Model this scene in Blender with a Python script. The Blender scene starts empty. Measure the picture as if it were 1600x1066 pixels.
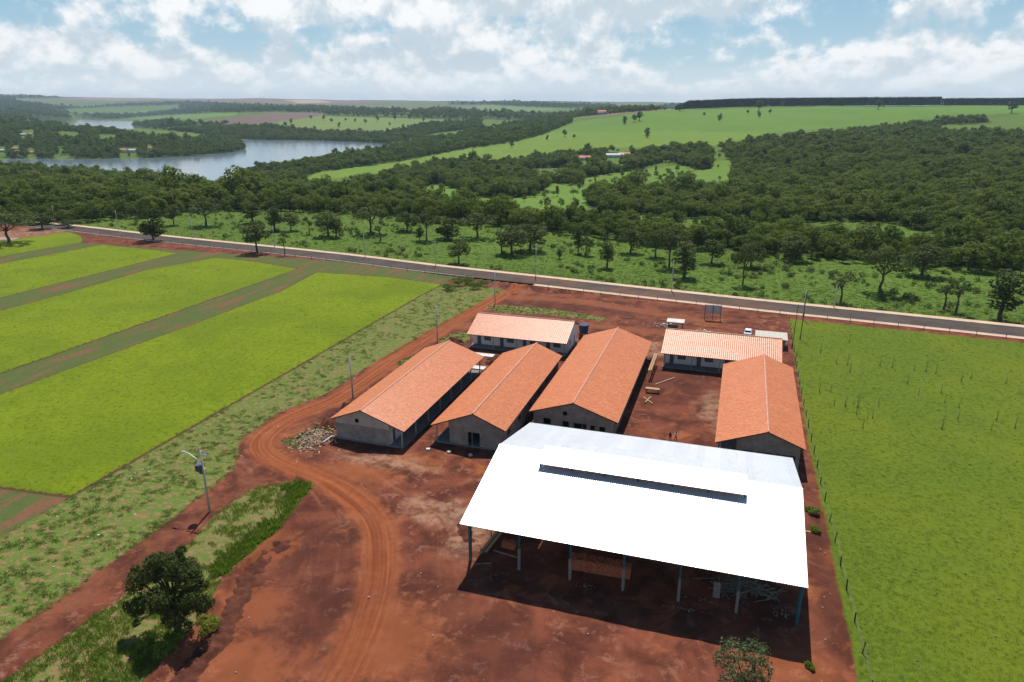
import bpy, bmesh, math, random
import numpy as np
from mathutils import Vector, Matrix
random.seed(7); RNG = np.random.default_rng(7)
S = bpy.context.scene; COL = S.collection
R = math.radians
# ------------------------------------------------------------------ camera
H = 52.0; PITCH = R(18.42); HEAD = R(17.76); FPX = 1105.0
cam_d = bpy.data.cameras.new('camera'); cam = bpy.data.objects.new('camera', cam_d); COL.objects.link(cam)
cam_d.sensor_width = 36.0; cam_d.lens = FPX/1600*36; cam_d.clip_start = 0.5; cam_d.clip_end = 60000
cam.location = (0, 0, H); cam.rotation_euler = (math.pi/2-PITCH, 0, HEAD); S.camera = cam
# ------------------------------------------------------------------ sun and sky
SUN_EL, SUN_AZ = R(60.4), R(-14.3)             # azimuth clockwise from +Y
sd = bpy.data.lights.new('sun', 'SUN'); sd.energy = 5.0; sd.angle = R(0.53); sd.color = (1.0, 0.955, 0.89)
sun = bpy.data.objects.new('sun', sd); COL.objects.link(sun); sun.location = (0, 0, 300)
sv = Vector((math.sin(SUN_AZ)*math.cos(SUN_EL), math.cos(SUN_AZ)*math.cos(SUN_EL), math.sin(SUN_EL)))
sun.rotation_euler = (-sv).to_track_quat('-Z', 'Y').to_euler()
S.view_settings.view_transform = 'Standard'; S.view_settings.look = 'None'
S.view_settings.exposure = 0.05; S.view_settings.gamma = 1.0; S.view_settings.use_curve_mapping = False
S.cycles.max_bounces = 6; S.cycles.diffuse_bounces = 3; S.cycles.volume_bounces = 0
S.cycles.transparent_max_bounces = 8; S.cycles.caustics_reflective = False; S.cycles.caustics_refractive = False

class NT:
    """thin wrapper for building node trees"""
    def __init__(s, tree): s.t = tree; s.n = tree.nodes; s.l = tree.links
    def node(s, typ, **kw):
        n = s.n.new(typ)
        for k, v in kw.items(): setattr(n, k, v)
        return n
    def put(s, sock, v):
        if isinstance(v, bpy.types.NodeSocket): s.l.new(v, sock)
        elif v is not None:
            if sock.type == 'RGBA' and not hasattr(v, '__len__'): v = (v, v, v, 1)
            if sock.type == 'RGBA' and len(v) == 3: v = (*v, 1)
            sock.default_value = v
    def math(s, op, a, b=None, c=None, clamp=False):
        n = s.node('ShaderNodeMath', operation=op, use_clamp=clamp); s.put(n.inputs[0], a)
        if b is not None: s.put(n.inputs[1], b)
        if c is not None: s.put(n.inputs[2], c)
        return n.outputs[0]
    def vmath(s, op, a, b=None):
        n = s.node('ShaderNodeVectorMath', operation=op); s.put(n.inputs[0], a)
        if b is not None: s.put(n.inputs[3 if op == 'SCALE' else 1], b)
        return n.outputs[0]
    def mix(s, f, a, b, typ='MIX'):
        n = s.node('ShaderNodeMix', data_type='RGBA', blend_type=typ); s.put(n.inputs[0], f); s.put(n.inputs[6], a); s.put(n.inputs[7], b)
        return n.outputs[2]
    def noise(s, vec, scale, detail=4, rough=0.55, dist=0.0):
        n = s.node('ShaderNodeTexNoise'); s.put(n.inputs['Vector'], vec); s.put(n.inputs['Scale'], scale)
        n.inputs['Detail'].default_value = detail; n.inputs['Roughness'].default_value = rough; n.inputs['Distortion'].default_value = dist
        return n.outputs[0]
    def step(s, v, lo, hi, a=0.0, b=1.0):
        n = s.node('ShaderNodeMapRange', interpolation_type='SMOOTHSTEP'); s.put(n.inputs[0], v)
        for i, q in enumerate((lo, hi, a, b)): s.put(n.inputs[i+1], q)
        return n.outputs[0]
    def sep(s, v):
        n = s.node('ShaderNodeSeparateXYZ'); s.put(n.inputs[0], v); return n.outputs
    def comb(s, x, y, z):
        n = s.node('ShaderNodeCombineXYZ'); s.put(n.inputs[0], x); s.put(n.inputs[1], y); s.put(n.inputs[2], z); return n.outputs[0]
    def attr(s, name): return s.node('ShaderNodeAttribute', attribute_name=name)

W = bpy.data.worlds.new('World'); S.world = W; W.use_nodes = True
def build_sky():
    k = NT(W.node_tree); k.n.clear()
    STR = 0.085
    sky = k.node('ShaderNodeTexSky', sky_type='NISHITA', sun_disc=False, sun_elevation=SUN_EL, sun_rotation=SUN_AZ, altitude=800, air_density=1.0, dust_density=0.6, ozone_density=1.5)
    d = k.vmath('NORMALIZE', k.node('ShaderNodeTexCoord').outputs['Generated'])
    x, y, z = k.sep(d)
    zc = k.math('MAXIMUM', z, 0.0)
    hl = k.math('MAXIMUM', k.math('SQRT', k.math('ADD', k.math('MULTIPLY', x, x), k.math('MULTIPLY', y, y))), 1e-3); hx = k.math('DIVIDE', x, hl); hy = k.math('DIVIDE', y, hl)
    hz = k.math('MULTIPLY', k.math('LOGARITHM', k.math('ADD', 1.0, k.math('DIVIDE', zc, 0.16)), math.e), 0.20)
    def pos(s, off, dz, stretch):
        p = k.comb(k.math('MULTIPLY', hx, s), k.math('MULTIPLY', hy, s), k.math('MULTIPLY', k.math('ADD', hz, dz), s*stretch)); return k.vmath('ADD', p, off)
    def fb(s, off, dz, stretch, detail, rough=0.58, dist=0.2): return k.noise(pos(s, off, dz, stretch), 1.0, detail, rough, dist)
    OB, ON = (8.3, 9.7, 4.0), (3.1, 1.7, 0.4)
    n0 = fb(12.0, ON, 0.0, 1.5, 10, 0.62, 0.1); n1 = fb(12.0, ON, 0.018, 1.5, 5, 0.58, 0.1)
    m0 = fb(21.0, (9.2, 4.4, 2.0), 0.0, 1.6, 6, 0.6, 0.3); m1 = fb(21.0, (9.2, 4.4, 2.0), 0.010, 1.6, 3, 0.55, 0.3)
    big = fb(2.3, OB, 0.0, 4.5, 4, 0.55, 0.3)
    den = k.math('ADD', k.math('ADD', k.math('MULTIPLY', n0, 0.62), k.math('MULTIPLY', m0, 0.14)), k.math('MULTIPLY', big, 0.95))
    low = k.step(zc, 0.10, 0.0, 0.0, 0.10); den = k.math('ADD', den, low)
    up = k.step(zc, 0.16, 0.5, 0.0, 0.22); den = k.math('SUBTRACT', den, up)
    cov = k.step(den, 0.765, 0.885)
    lit = k.math('ADD', k.math('MULTIPLY', k.math('SUBTRACT', n0, n1), 3.6), k.math('MULTIPLY', k.math('SUBTRACT', m0, m1), 1.6))
    lit = k.math('ADD', lit, k.math('MULTIPLY', k.math('SUBTRACT', den, 0.90), -1.1)); lit = k.step(k.math('ADD', lit, 0.50), 0.08, 0.98)
    pale = k.mix(k.step(zc, 0.0, 0.14), (6.4, 8.4, 9.4), (3.6, 6.3, 8.3))
    blue = k.mix(0.80, sky.outputs[0], pale); blue = k.mix(k.step(zc, 0.2, 0.6), blue, (0.55, 1.35, 3.1))
    cl = k.mix(lit, (6.8, 8.0, 8.9), (11.3, 11.5, 11.6))
    col = k.mix(cov, blue, cl)
    col = k.mix(k.step(zc, 0.065, 0.0, 0.0, 0.75), col, (10.0, 10.9, 11.3))
    bg = k.node('ShaderNodeBackground'); k.put(bg.inputs[0], col); bg.inputs[1].default_value = STR
    out = k.node('ShaderNodeOutputWorld'); k.l.new(bg.outputs[0], out.inputs[0])
build_sky()

# ------------------------------------------------------------------ helpers
ca, sa, cp, sp = math.cos(HEAD), math.sin(HEAD), math.cos(PITCH), math.sin(PITCH)
FV = np.array([-sa*cp, ca*cp, -sp]); RV = np.array([ca, sa, 0.0]); UV = np.cross(RV, FV)
def gpt(px, py, z=0.0):
    """world point at height z seen at a photo position (used only to lay out the site plan)"""
    d = FV+RV*(px-800)/FPX-UV*(py-533)/FPX; t = (z-H)/d[2]
    return np.array([d[0]*t, d[1]*t, z])
def proj(X, Y, Z):
    vx, vy, vz = X, Y, Z-H
    w = vx*FV[0]+vy*FV[1]+vz*FV[2]
    a = vx*RV[0]+vy*RV[1]; b = vx*UV[0]+vy*UV[1]+vz*UV[2]
    w = np.where(w < 1, 1, w)
    return 800+FPX*a/w, 533-FPX*b/w
def hash2(ix, iy, seed):
    h = (ix.astype(np.int64)*374761393+iy.astype(np.int64)*668265263+seed*974634) & 0xffffffff
    h = ((h ^ (h >> 13))*1274126177) & 0xffffffff
    return ((h ^ (h >> 16)) & 0xffff)/65535.0
def vnoise(x, y, seed=0):
    ix, iy = np.floor(x), np.floor(y); fx, fy = x-ix, y-iy
    fx = fx*fx*(3-2*fx); fy = fy*fy*(3-2*fy)
    a = hash2(ix, iy, seed); b = hash2(ix+1, iy, seed); c = hash2(ix, iy+1, seed); d = hash2(ix+1, iy+1, seed)
    return (a*(1-fx)+b*fx)*(1-fy)+(c*(1-fx)+d*fx)*fy
def fbm(x, y, seed=0, oct=4):
    s = 0; a = 0.5; t = 0
    for i in range(oct): s = s+a*vnoise(x*2**i, y*2**i, seed+i); t += a; a *= 0.5
    return s/t
def inside(px, py, poly):
    r = np.zeros(px.shape, bool); n = len(poly)
    for i in range(n):
        x0, y0 = poly[i]; x1, y1 = poly[(i+1) % n]
        if y0 == y1: continue
        c = ((y0 > py) != (y1 > py)) & (px < (x1-x0)*(py-y0)/(y1-y0)+x0); r ^= c
    return r
def sdist(px, py, poly):
    """signed distance to a polygon, positive inside"""
    d = np.full(px.shape, 1e9); n = len(poly)
    for i in range(n):
        x0, y0 = poly[i]; x1, y1 = poly[(i+1) % n]; dx, dy = x1-x0, y1-y0
        t = np.clip(((px-x0)*dx+(py-y0)*dy)/(dx*dx+dy*dy+1e-9), 0, 1)
        d = np.minimum(d, np.hypot(px-x0-t*dx, py-y0-t*dy))
    return np.where(inside(px, py, poly), d, -d)
def linedist(px, py, pts):
    """distance, signed lateral offset and run along a polyline"""
    d = np.full(px.shape, 1e9); lat = np.zeros(px.shape); run = np.zeros(px.shape); acc = 0.0
    for (x0, y0), (x1, y1) in zip(pts[:-1], pts[1:]):
        dx, dy = x1-x0, y1-y0; L = math.hypot(dx, dy)
        t = np.clip(((px-x0)*dx+(py-y0)*dy)/(L*L), 0, 1)
        q = np.hypot(px-x0-t*dx, py-y0-t*dy); s = np.sign((px-x0)*dy-(py-y0)*dx)
        m = q < d; d = np.where(m, q, d); lat = np.where(m, q*s, lat); run = np.where(m, acc+t*L, run); acc += L
    return d, lat, run
def smooth_line(pts, n=8):
    P = [np.array(p[:2], float) for p in pts]; P = [2*P[0]-P[1]]+P+[2*P[-1]-P[-2]]; out = []
    for i in range(1, len(P)-2):
        for j in range(n):
            t = j/n; a, b, c, d = P[i-1], P[i], P[i+1], P[i+2]
            out.append(0.5*((2*b)+(c-a)*t+(2*a-5*b+4*c-d)*t*t+(3*b-a-3*c+d)*t**3))
    out.append(P[-2]); return [tuple(p) for p in out]

def mesh_np(name, verts, faces, mats=(), smooth=False):
    me = bpy.data.meshes.new(name); verts = np.asarray(verts, np.float32); faces = np.asarray(faces, np.int32)
    k = faces.shape[1]; me.vertices.add(len(verts)); me.vertices.foreach_set('co', verts.ravel())
    me.loops.add(faces.size); me.loops.foreach_set('vertex_index', faces.ravel())
    me.polygons.add(len(faces)); me.polygons.foreach_set('loop_start', np.arange(len(faces), dtype=np.int32)*k)
    me.polygons.foreach_set('loop_total', np.full(len(faces), k, np.int32))
    me.polygons.foreach_set('use_smooth', np.full(len(faces), bool(smooth)))
    me.update(calc_edges=True); me.validate()
    for m in mats: me.materials.append(m)
    return me
def link(name, data, parent=None, label=None, cat=None, group=None, kind=None):
    o = bpy.data.objects.new(name, data); COL.objects.link(o); o.parent = parent
    if label: o['label'] = label
    if cat: o['category'] = cat
    if group: o['group'] = group
    if kind: o['kind'] = kind
    return o
def thing(name, label, cat, loc=(0, 0, 0), rz=0.0, group=None):
    o = link(name, None, None, label, cat, group); o.location = loc; o.rotation_euler = (0, 0, rz); o.empty_display_size = 0.5
    return o
class MB:
    def __init__(s): s.v = []; s.f = []
    def face(s, pts):
        b = len(s.v); s.v += [tuple(p) for p in pts]; s.f.append(tuple(range(b, b+len(pts))))
    def box(s, c, size, rot=None):
        b = len(s.v); hx, hy, hz = size[0]/2, size[1]/2, size[2]/2
        M = rot if rot is not None else Matrix.Identity(3); c = Vector(c)
        for dz in (-hz, hz):
            for dx, dy in ((-hx, -hy), (hx, -hy), (hx, hy), (-hx, hy)): s.v.append(tuple(c+M @ Vector((dx, dy, dz))))
        s.f += [tuple(b+i for i in q) for q in ((3, 2, 1, 0), (4, 5, 6, 7), (0, 1, 5, 4), (1, 2, 6, 5), (2, 3, 7, 6), (3, 0, 4, 7))]
        return s
    def bar(s, p0, p1, w, h=None):
        p0, p1 = Vector(p0), Vector(p1); d = p1-p0
        s.box((p0+p1)/2, (w, h or w, d.length), d.to_track_quat('Z', 'Y').to_matrix()); return s
    def cyl(s, p0, p1, r0, r1=None, n=8, cap=True):
        p0, p1 = Vector(p0), Vector(p1); r1 = r0 if r1 is None else r1; M = (p1-p0).to_track_quat('Z', 'Y').to_matrix(); b = len(s.v)
        for p, r in ((p0, r0), (p1, r1)):
            for i in range(n): a = 2*math.pi*i/n; s.v.append(tuple(p+M @ Vector((r*math.cos(a), r*math.sin(a), 0))))
        for i in range(n): j = (i+1) % n; s.f.append((b+i, b+j, b+n+j, b+n+i))
        if cap: s.f.append(tuple(b+i for i in reversed(range(n)))); s.f.append(tuple(b+n+i for i in range(n)))
        return s
    def ellipsoid(s, c, r, n=10, m=6):
        b = len(s.v)
        for i in range(m+1):
            t = math.pi*i/m
            for j in range(n): a = 2*math.pi*j/n; s.v.append((c[0]+r[0]*math.sin(t)*math.cos(a), c[1]+r[1]*math.sin(t)*math.sin(a), c[2]+r[2]*math.cos(t)))
        for i in range(m):
            for j in range(n): k = (j+1) % n; s.f.append((b+i*n+j, b+(i+1)*n+j, b+(i+1)*n+k, b+i*n+k))
        return s
    def mesh(s, name, mat, smooth=False):
        me = bpy.data.meshes.new(name); me.from_pydata(s.v, [], s.f); me.update()
        for m in (mat if isinstance(mat, (list, tuple)) else [mat]): me.materials.append(m)
        if smooth: me.polygons.foreach_set('use_smooth', np.ones(len(me.polygons), bool))
        return me
    def build(s, name, mat, parent=None, smooth=False, **kw): return link(name, s.mesh(name, mat, smooth), parent, **kw)

# ------------------------------------------------------------------ materials
def new_mat(name):
    m = bpy.data.materials.new(name); m.use_nodes = True; k = NT(m.node_tree); k.n.clear()
    out = k.node('ShaderNodeOutputMaterial'); b = k.node('ShaderNodeBsdfPrincipled'); k.l.new(b.outputs[0], out.inputs[0])
    k.b = b; k.out = out; k.m = m; return k
def bump(k, h, strength=0.3, dist=0.05):
    n = k.node('ShaderNodeBump'); n.inputs['Strength'].default_value = strength; n.inputs['Distance'].default_value = dist
    k.put(n.inputs['Height'], h); k.l.new(n.outputs[0], k.b.inputs['Normal'])
def simple(name, col, rough=0.7, metal=0.0, vary=0.25, scale=3.0, spec=0.4, bumpy=0.0):
    k = new_mat(name); p = k.node('ShaderNodeTexCoord').outputs['Object']
    n = k.noise(p, scale, 5, 0.6); n2 = k.noise(p, scale*7, 3, 0.6)
    f = k.math('ADD', k.math('MULTIPLY', n, 0.7), k.math('MULTIPLY', n2, 0.3))
    lo = tuple(c*(1-vary) for c in col); hi = tuple(min(1, c*(1+vary)) for c in col)
    k.put(k.b.inputs['Base Color'], k.mix(k.step(f, 0.3, 0.7), lo, hi))
    k.b.inputs['Roughness'].default_value = rough; k.b.inputs['Metallic'].default_value = metal; k.b.inputs['Specular IOR Level'].default_value = spec
    if bumpy: bump(k, n2, bumpy)
    return k.m
M = {}
M['render'] = simple('cement_render', (0.27, 0.245, 0.215), 0.9, vary=0.28, scale=0.7, spec=0.2)
M['render_pale'] = simple('pale_render', (0.40, 0.365, 0.32), 0.9, vary=0.18, scale=0.9, spec=0.2)
M['white_wall'] = simple('white_paint', (0.72, 0.72, 0.74), 0.8, vary=0.08, scale=0.8, spec=0.2)
M['concrete'] = simple('concrete', (0.21, 0.195, 0.175), 0.9, vary=0.2, scale=2.0, spec=0.2)
M['pole'] = simple('pole_concrete', (0.42, 0.42, 0.42), 0.85, vary=0.12, scale=1.5, spec=0.2)
M['timber'] = simple('timber', (0.42, 0.28, 0.15), 0.8, vary=0.35, scale=4.0, spec=0.2)
M['grey_timber'] = simple('weathered_timber', (0.21, 0.175, 0.14), 0.9, vary=0.4, scale=3.0, spec=0.15)
M['dark_timber'] = simple('dark_timber', (0.06, 0.045, 0.035), 0.9, vary=0.4, scale=3.0, spec=0.15)
M['steel'] = simple('teal_steel', (0.02, 0.11, 0.14), 0.5, vary=0.2, scale=1.0)
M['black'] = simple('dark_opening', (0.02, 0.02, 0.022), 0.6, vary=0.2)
M['door'] = simple('grey_door', (0.11, 0.11, 0.12), 0.6, vary=0.15)
M['white'] = simple('white_plastic', (0.75, 0.75, 0.74), 0.5, vary=0.06)
M['litter'] = simple('pale_litter', (0.62, 0.60, 0.56), 0.7, vary=0.25, scale=0.6)
M['trans'] = simple('transformer_grey', (0.10, 0.12, 0.14), 0.45, vary=0.15)
M['metal'] = simple('galvanised', (0.5, 0.52, 0.54), 0.4, metal=0.7, vary=0.12)
M['wire'] = simple('wire', (0.22, 0.22, 0.22), 0.6, vary=0.1)
M['brick'] = simple('hollow_brick', (0.42, 0.13, 0.065), 0.9, vary=0.3, scale=2.5, spec=0.2)
M['tank'] = simple('tank_blue', (0.012, 0.035, 0.085), 0.45, vary=0.15)
M['board'] = simple('sign_back', (0.40, 0.44, 0.50), 0.55, vary=0.1)
M['fibre'] = simple('fibre_cement', (0.55, 0.51, 0.44), 0.8, vary=0.12, scale=1.0)
M['bark'] = simple('bark', (0.10, 0.08, 0.06), 0.95, vary=0.4, scale=3.0, spec=0.1)
M['dry'] = simple('dry_stem', (0.14, 0.135, 0.085), 0.95, vary=0.3, spec=0.1)
M['soil'] = simple('dark_soil', (0.098, 0.034, 0.021), 0.95, vary=0.4, scale=1.1, spec=0.1, bumpy=0.6)
M['stone'] = simple('pale_rubble', (0.36, 0.245, 0.16), 0.95, vary=0.35, scale=0.9, spec=0.1)
M['skin'] = simple('skin', (0.30, 0.16, 0.10), 0.6, vary=0.05)
M['car'] = simple('car_white', (0.78, 0.79, 0.80), 0.25, vary=0.03, spec=0.6)
M['glass'] = simple('dark_glass', (0.015, 0.02, 0.04), 0.08, vary=0.1, spec=0.8)
M['rubber'] = simple('rubber', (0.02, 0.02, 0.02), 0.8, vary=0.1)
M['red_lamp'] = simple('red_lamp', (0.35, 0.02, 0.02), 0.3, vary=0.1)
def tile_mat(name, c0, c1, rough, spec):
    k = new_mat(name); a = k.attr('tile_rand').outputs['Fac']; p = k.node('ShaderNodeTexCoord').outputs['Object']
    n = k.noise(p, 0.35, 4, 0.6); n2 = k.noise(p, 2.2, 4, 0.65)
    c = k.mix(k.step(a, 0.0, 1.0), c0, c1); c = k.mix(k.step(n, 0.35, 0.75, 0.0, 0.25), c, tuple(q*0.78 for q in c0))
    c = k.mix(k.step(n2, 0.58, 0.8, 0.0, 0.22), c, (0.26, 0.09, 0.045))
    k.put(k.b.inputs['Base Color'], c); k.b.inputs['Roughness'].default_value = rough; k.b.inputs['Specular IOR Level'].default_value = spec
    bump(k, k.noise(p, 14, 3), 0.15, 0.02); return k.m
M['tile'] = tile_mat('clay_tile', (0.55, 0.158, 0.048), (0.645, 0.210, 0.070), 0.43, 0.5)
def sheet_mat():
    k = new_mat('zinc_sheet'); p = k.node('ShaderNodeTexCoord').outputs['Object']; g = k.node('ShaderNodeObjectInfo').outputs['Random']
    pos = k.node('ShaderNodeNewGeometry').outputs['Position']
    n = k.noise(pos, 0.25, 5, 0.6); sm = k.noise(k.vmath('MULTIPLY', pos, (1.0, 0.35, 1.0)), 0.9, 4, 0.6)
    c = k.mix(g, (0.70, 0.73, 0.76), (0.77, 0.80, 0.83)); c = k.mix(k.step(n, 0.4, 0.75, 0.0, 0.3), c, (0.62, 0.65, 0.67))
    c = k.mix(k.step(sm, 0.55, 0.8, 0.0, 0.25), c, (0.40, 0.42, 0.43))
    k.put(k.b.inputs['Base Color'], c); k.b.inputs['Metallic'].default_value = 0.5; k.b.inputs['Roughness'].default_value = 0.42
    return k.m
M['sheet'] = sheet_mat()
def leaf_mat(name, a, b, c, trans=0.25, patch=0.0):
    k = new_mat(name); oi = k.node('ShaderNodeObjectInfo'); r = oi.outputs['Random']
    if patch: r = k.math('ADD', k.math('MULTIPLY', r, 1-patch), k.math('MULTIPLY', k.step(k.noise(oi.outputs['Location'], 0.02, 3, 0.6), 0.36, 0.64), patch))
    p = k.node('ShaderNodeTexCoord').outputs['Object']
    n = k.noise(p, 0.55, 3, 0.6); n2 = k.noise(p, 3.0, 2, 0.6)
    col = k.mix(r, a, b); col = k.mix(k.step(k.math('ADD', k.math('MULTIPLY', n, 0.6), k.math('MULTIPLY', n2, 0.4)), 0.38, 0.68, 0.0, 0.6), col, c)
    k.put(k.b.inputs['Base Color'], col); k.b.inputs['Roughness'].default_value = 0.7; k.b.inputs['Specular IOR Level'].default_value = 0.12
    t = k.node('ShaderNodeBsdfTranslucent'); k.put(t.inputs[0], k.vmath('MULTIPLY', col, (1.25, 1.35, 0.7)))
    m = k.node('ShaderNodeMixShader'); m.inputs[0].default_value = trans; k.l.new(k.b.outputs[0], m.inputs[1]); k.l.new(t.outputs[0], m.inputs[2]); k.l.new(m.outputs[0], k.out.inputs[0])
    return k.m
M['leaf'] = leaf_mat('savanna_leaf', (0.055, 0.080, 0.022), (0.095, 0.118, 0.034), (0.110, 0.138, 0.046))
M['leaf_dark'] = leaf_mat('glossy_dark_leaf', (0.046, 0.066, 0.014), (0.058, 0.080, 0.018), (0.112, 0.128, 0.036), 0.25)
M['leaf_grey'] = leaf_mat('grey_green_leaf', (0.09, 0.125, 0.055), (0.10, 0.14, 0.06), (0.14, 0.17, 0.09))
M['leaf_forest'] = leaf_mat('forest_leaf', (0.060, 0.104, 0.017), (0.165, 0.195, 0.040), (0.118, 0.160, 0.034), 0.45, 0.35)
M['leaf_euc'] = leaf_mat('plantation_leaf', (0.018, 0.030, 0.012), (0.026, 0.040, 0.016), (0.030, 0.046, 0.020), 0.1)
M['grass_lawn'] = leaf_mat('lawn_blade', (0.136, 0.190, 0.005), (0.174, 0.222, 0.007), (0.186, 0.234, 0.008), 0.28)
M['grass_right'] = leaf_mat('lawn_blade_cool', (0.088, 0.136, 0.010), (0.112, 0.162, 0.012), (0.126, 0.172, 0.013), 0.25)
M['grass_verge'] = leaf_mat('verge_blade', (0.095, 0.165, 0.024), (0.140, 0.200, 0.040), (0.165, 0.205, 0.055), 0.35)
M['grass_tall'] = leaf_mat('tall_blade', (0.125, 0.195, 0.020), (0.165, 0.235, 0.028), (0.20, 0.24, 0.05), 0.4)
M['grass_pasture'] = leaf_mat('pasture_blade', (0.080, 0.135, 0.016), (0.110, 0.165, 0.022), (0.105, 0.150, 0.026), 0.3)

# ------------------------------------------------------------------ terrain shape
LAKE_Z = -40.0
def row_tan(py, phi):
    b = (533-py)/FPX; g = cp+b*sp
    return (sp-b*cp)*math.cos(phi)/g
def azim(px): return math.atan((px-800)/FPX/1.054)
# (photo row, height) while below the horizon; (distance, photo row) for the far rim
COLS = {
 -700: ([(330, 0), (297, -15), (262, -41), (247, -41), (230, -25), (205, -5), (190, -6)], [(4600, 172), (9000, 150)]),
 0:    ([(330, 0), (297, -15), (257, -41), (247, -41), (230, -25), (203, -5), (190, -6)], [(4600, 172), (9000, 149)]),
 200:  ([(338, 0), (300, -15), (272, -41), (247, -41), (230, -26), (207, -10), (203.5, -41), (187, -41)], [(6400, 178), (8000, 165), (9800, 151)]),
 400:  ([(340, 0), (315, -12), (292, -41), (219, -41), (210, -30), (196, -12), (182, 14)], [(3900, 175), (6000, 165), (8800, 153)]),
 600:  ([(340, 0), (315, -14), (290, -30), (268, -36), (248, -34), (226, -40), (215, -37), (205, -24), (190, -2)], [(3500, 179), (5000, 170), (9300, 157)]),
 800:  ([(350, -2), (325, -14), (298, -26), (270, -30), (250, -28), (230, -20), (215, -12), (200, -5), (190, 0)], [(3600, 178), (5500, 168), (9500, 159)]),
 1000: ([(370, -4), (335, -14), (300, -22), (270, -25), (240, -15), (210, 0), (187, 22)], [(1900, 172), (2200, 173), (5200, 172), (9500, 160)]),
 1200: ([(385, -4), (345, -10), (300, -18), (270, -16), (240, -9), (215, 0), (192, 18), (177, 35.2)], [(2150, 167), (2700, 166), (9500, 168)]),
 1400: ([(400, -4), (350, -8), (300, -13), (250, -8), (216, 1), (190, 19), (174, 40)], [(2150, 166), (2700, 165), (9500, 168)]),
 1600: ([(405, -4), (350, -8), (300, -12), (250, -6), (220, 3), (190, 21), (174, 40)], [(2150, 164), (2700, 162), (9500, 166)]),
 2300: ([(405, -4), (350, -8), (300, -12), (250, -6), (220, 3), (190, 21), (174, 40)], [(2150, 164), (2700, 162), (9500, 166)]),
}
LD = np.linspace(math.log(150), math.log(14000), 420)
AZ = []; TAB = []
for px, (a, b) in COLS.items():
    phi = azim(px); pr = [(150.0, 0.0)]
    for py, z in a: pr.append(((H-z)/row_tan(py, phi), z))
    for d, py in b: d = d/math.cos(phi); pr.append((d, H-d*row_tan(py, phi)))
    pr.append((max(15000.0, pr[-1][0]*1.3), pr[-1][1]-40))
    ds = [math.log(p[0]) for p in pr]; assert all(x < y for x, y in zip(ds, ds[1:])), (px, pr)
    AZ.append(phi); TAB.append(np.interp(LD, ds, [p[1] for p in pr]))
AZ = np.array(AZ); TAB = np.array(TAB)
ker = np.exp(-0.5*(np.arange(-12, 13)/4.0)**2); ker /= ker.sum()
TAB = np.array([np.convolve(np.pad(r, 12, mode='edge'), ker, 'valid') for r in TAB])
def poly_plane(pts, z): return [tuple(gpt(x, y, z)[:2]) for x, y in pts]
LAKE = [poly_plane([(-260, 258), (0, 257), (100, 266), (200, 276), (300, 288), (350, 295), (420, 296), (440, 292), (415, 289), (392, 284), (374, 276), (371, 268), (384, 262), (420, 256), (480, 246), (540, 238), (590, 230), (606, 225),
                    (560, 222), (480, 219.5), (380, 218.5), (360, 221), (386, 228), (383, 234), (355, 239), (300, 244), (240, 247.2), (150, 248.5), (60, 248), (-260, 246)], LAKE_Z),
        poly_plane([(40, 204), (56, 196.5), (90, 194.5), (118, 191.5), (112, 188), (125, 186), (160, 188.3), (217, 190.3), (205, 195), (213, 201), (180, 205), (100, 207)], LAKE_Z)]
def terrain(x, y, detail=True):
    x = np.asarray(x, float); y = np.asarray(y, float)
    d = np.hypot(x, y); phi = np.arctan2(x*ca+y*sa, -x*sa+y*ca)
    phi = np.clip(phi, AZ[0], AZ[-1]-1e-6); i = np.clip(np.searchsorted(AZ, phi)-1, 0, len(AZ)-2)
    t = (phi-AZ[i])/(AZ[i+1]-AZ[i]); t = t*t*(3-2*t)
    f = (np.log(np.clip(d, 150, 13900))-LD[0])/(LD[1]-LD[0]); j = np.clip(f.astype(int), 0, len(LD)-2); f = f-j
    z = (TAB[i, j]*(1-f)+TAB[i, j+1]*f)*(1-t)+(TAB[i+1, j]*(1-f)+TAB[i+1, j+1]*f)*t
    w = np.clip((d-380)/700, 0, 1)
    z = z+w*(fbm(x/260, y/260, 3)-0.5)*7+np.clip((d-2300)/4000, 0, 1)*(fbm(x/1300, y/1300, 9)-0.5)*36
    s = np.maximum(sdist(x, y, LAKE[0]), sdist(x, y, LAKE[1])) if detail else None
    if s is not None:
        z = np.where(s > 0, LAKE_Z-0.3-np.minimum(s*0.06, 4), np.maximum(z, LAKE_Z+0.25+np.minimum(-s*0.05, 6)))
    back = (d < 200)
    return np.where(back, 0.0, z)

# ------------------------------------------------------------------ site plan (metres)
LAWNS = [[(-98, 63), (-85.6, 64.2), (-85.4, 195.4), (-106, 198), (-130.5, 197.2), (-126.6, 172), (-127.6, 136), (-129, 109), (-130.5, 80), (-128, 66)],
         [(-141, 92), (-140.3, 137), (-139.6, 199.9), (-160, 205), (-178.5, 206.5), (-186.5, 183), (-185, 150), (-186, 120), (-187, 90)],
         [(-197, 110), (-198.5, 141), (-197.4, 209), (-215, 212), (-238, 214), (-242, 176), (-246, 110)],
         [(-252, 120), (-254, 185), (-250, 216), (-262, 226), (-277, 233), (-282, 206), (-290, 120)]]
RIGHT_LAWN = [(15.6, 20), (14.9, 61), (14.8, 87), (14.3, 111), (14.4, 150), (14.6, 187.5), (40, 185.8), (66, 183.4), (120, 179), (260, 168), (260, 20)]
TRACK = smooth_line([(-62.5, 202), (-63.7, 181), (-66.3, 155), (-68.0, 125), (-68.4, 107), (-71.6, 96), (-70.9, 87.5), (-66.5, 83), (-59, 80.3), (-49.8, 77), (-42.2, 71.8), (-37.4, 64.5), (-34.2, 56.7), (-32, 46.5), (-31, 30)])
SPUR = smooth_line([(-66, 153), (-60, 157.5), (-50, 163), (-35, 166), (-15, 166), (-2, 170)])
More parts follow.
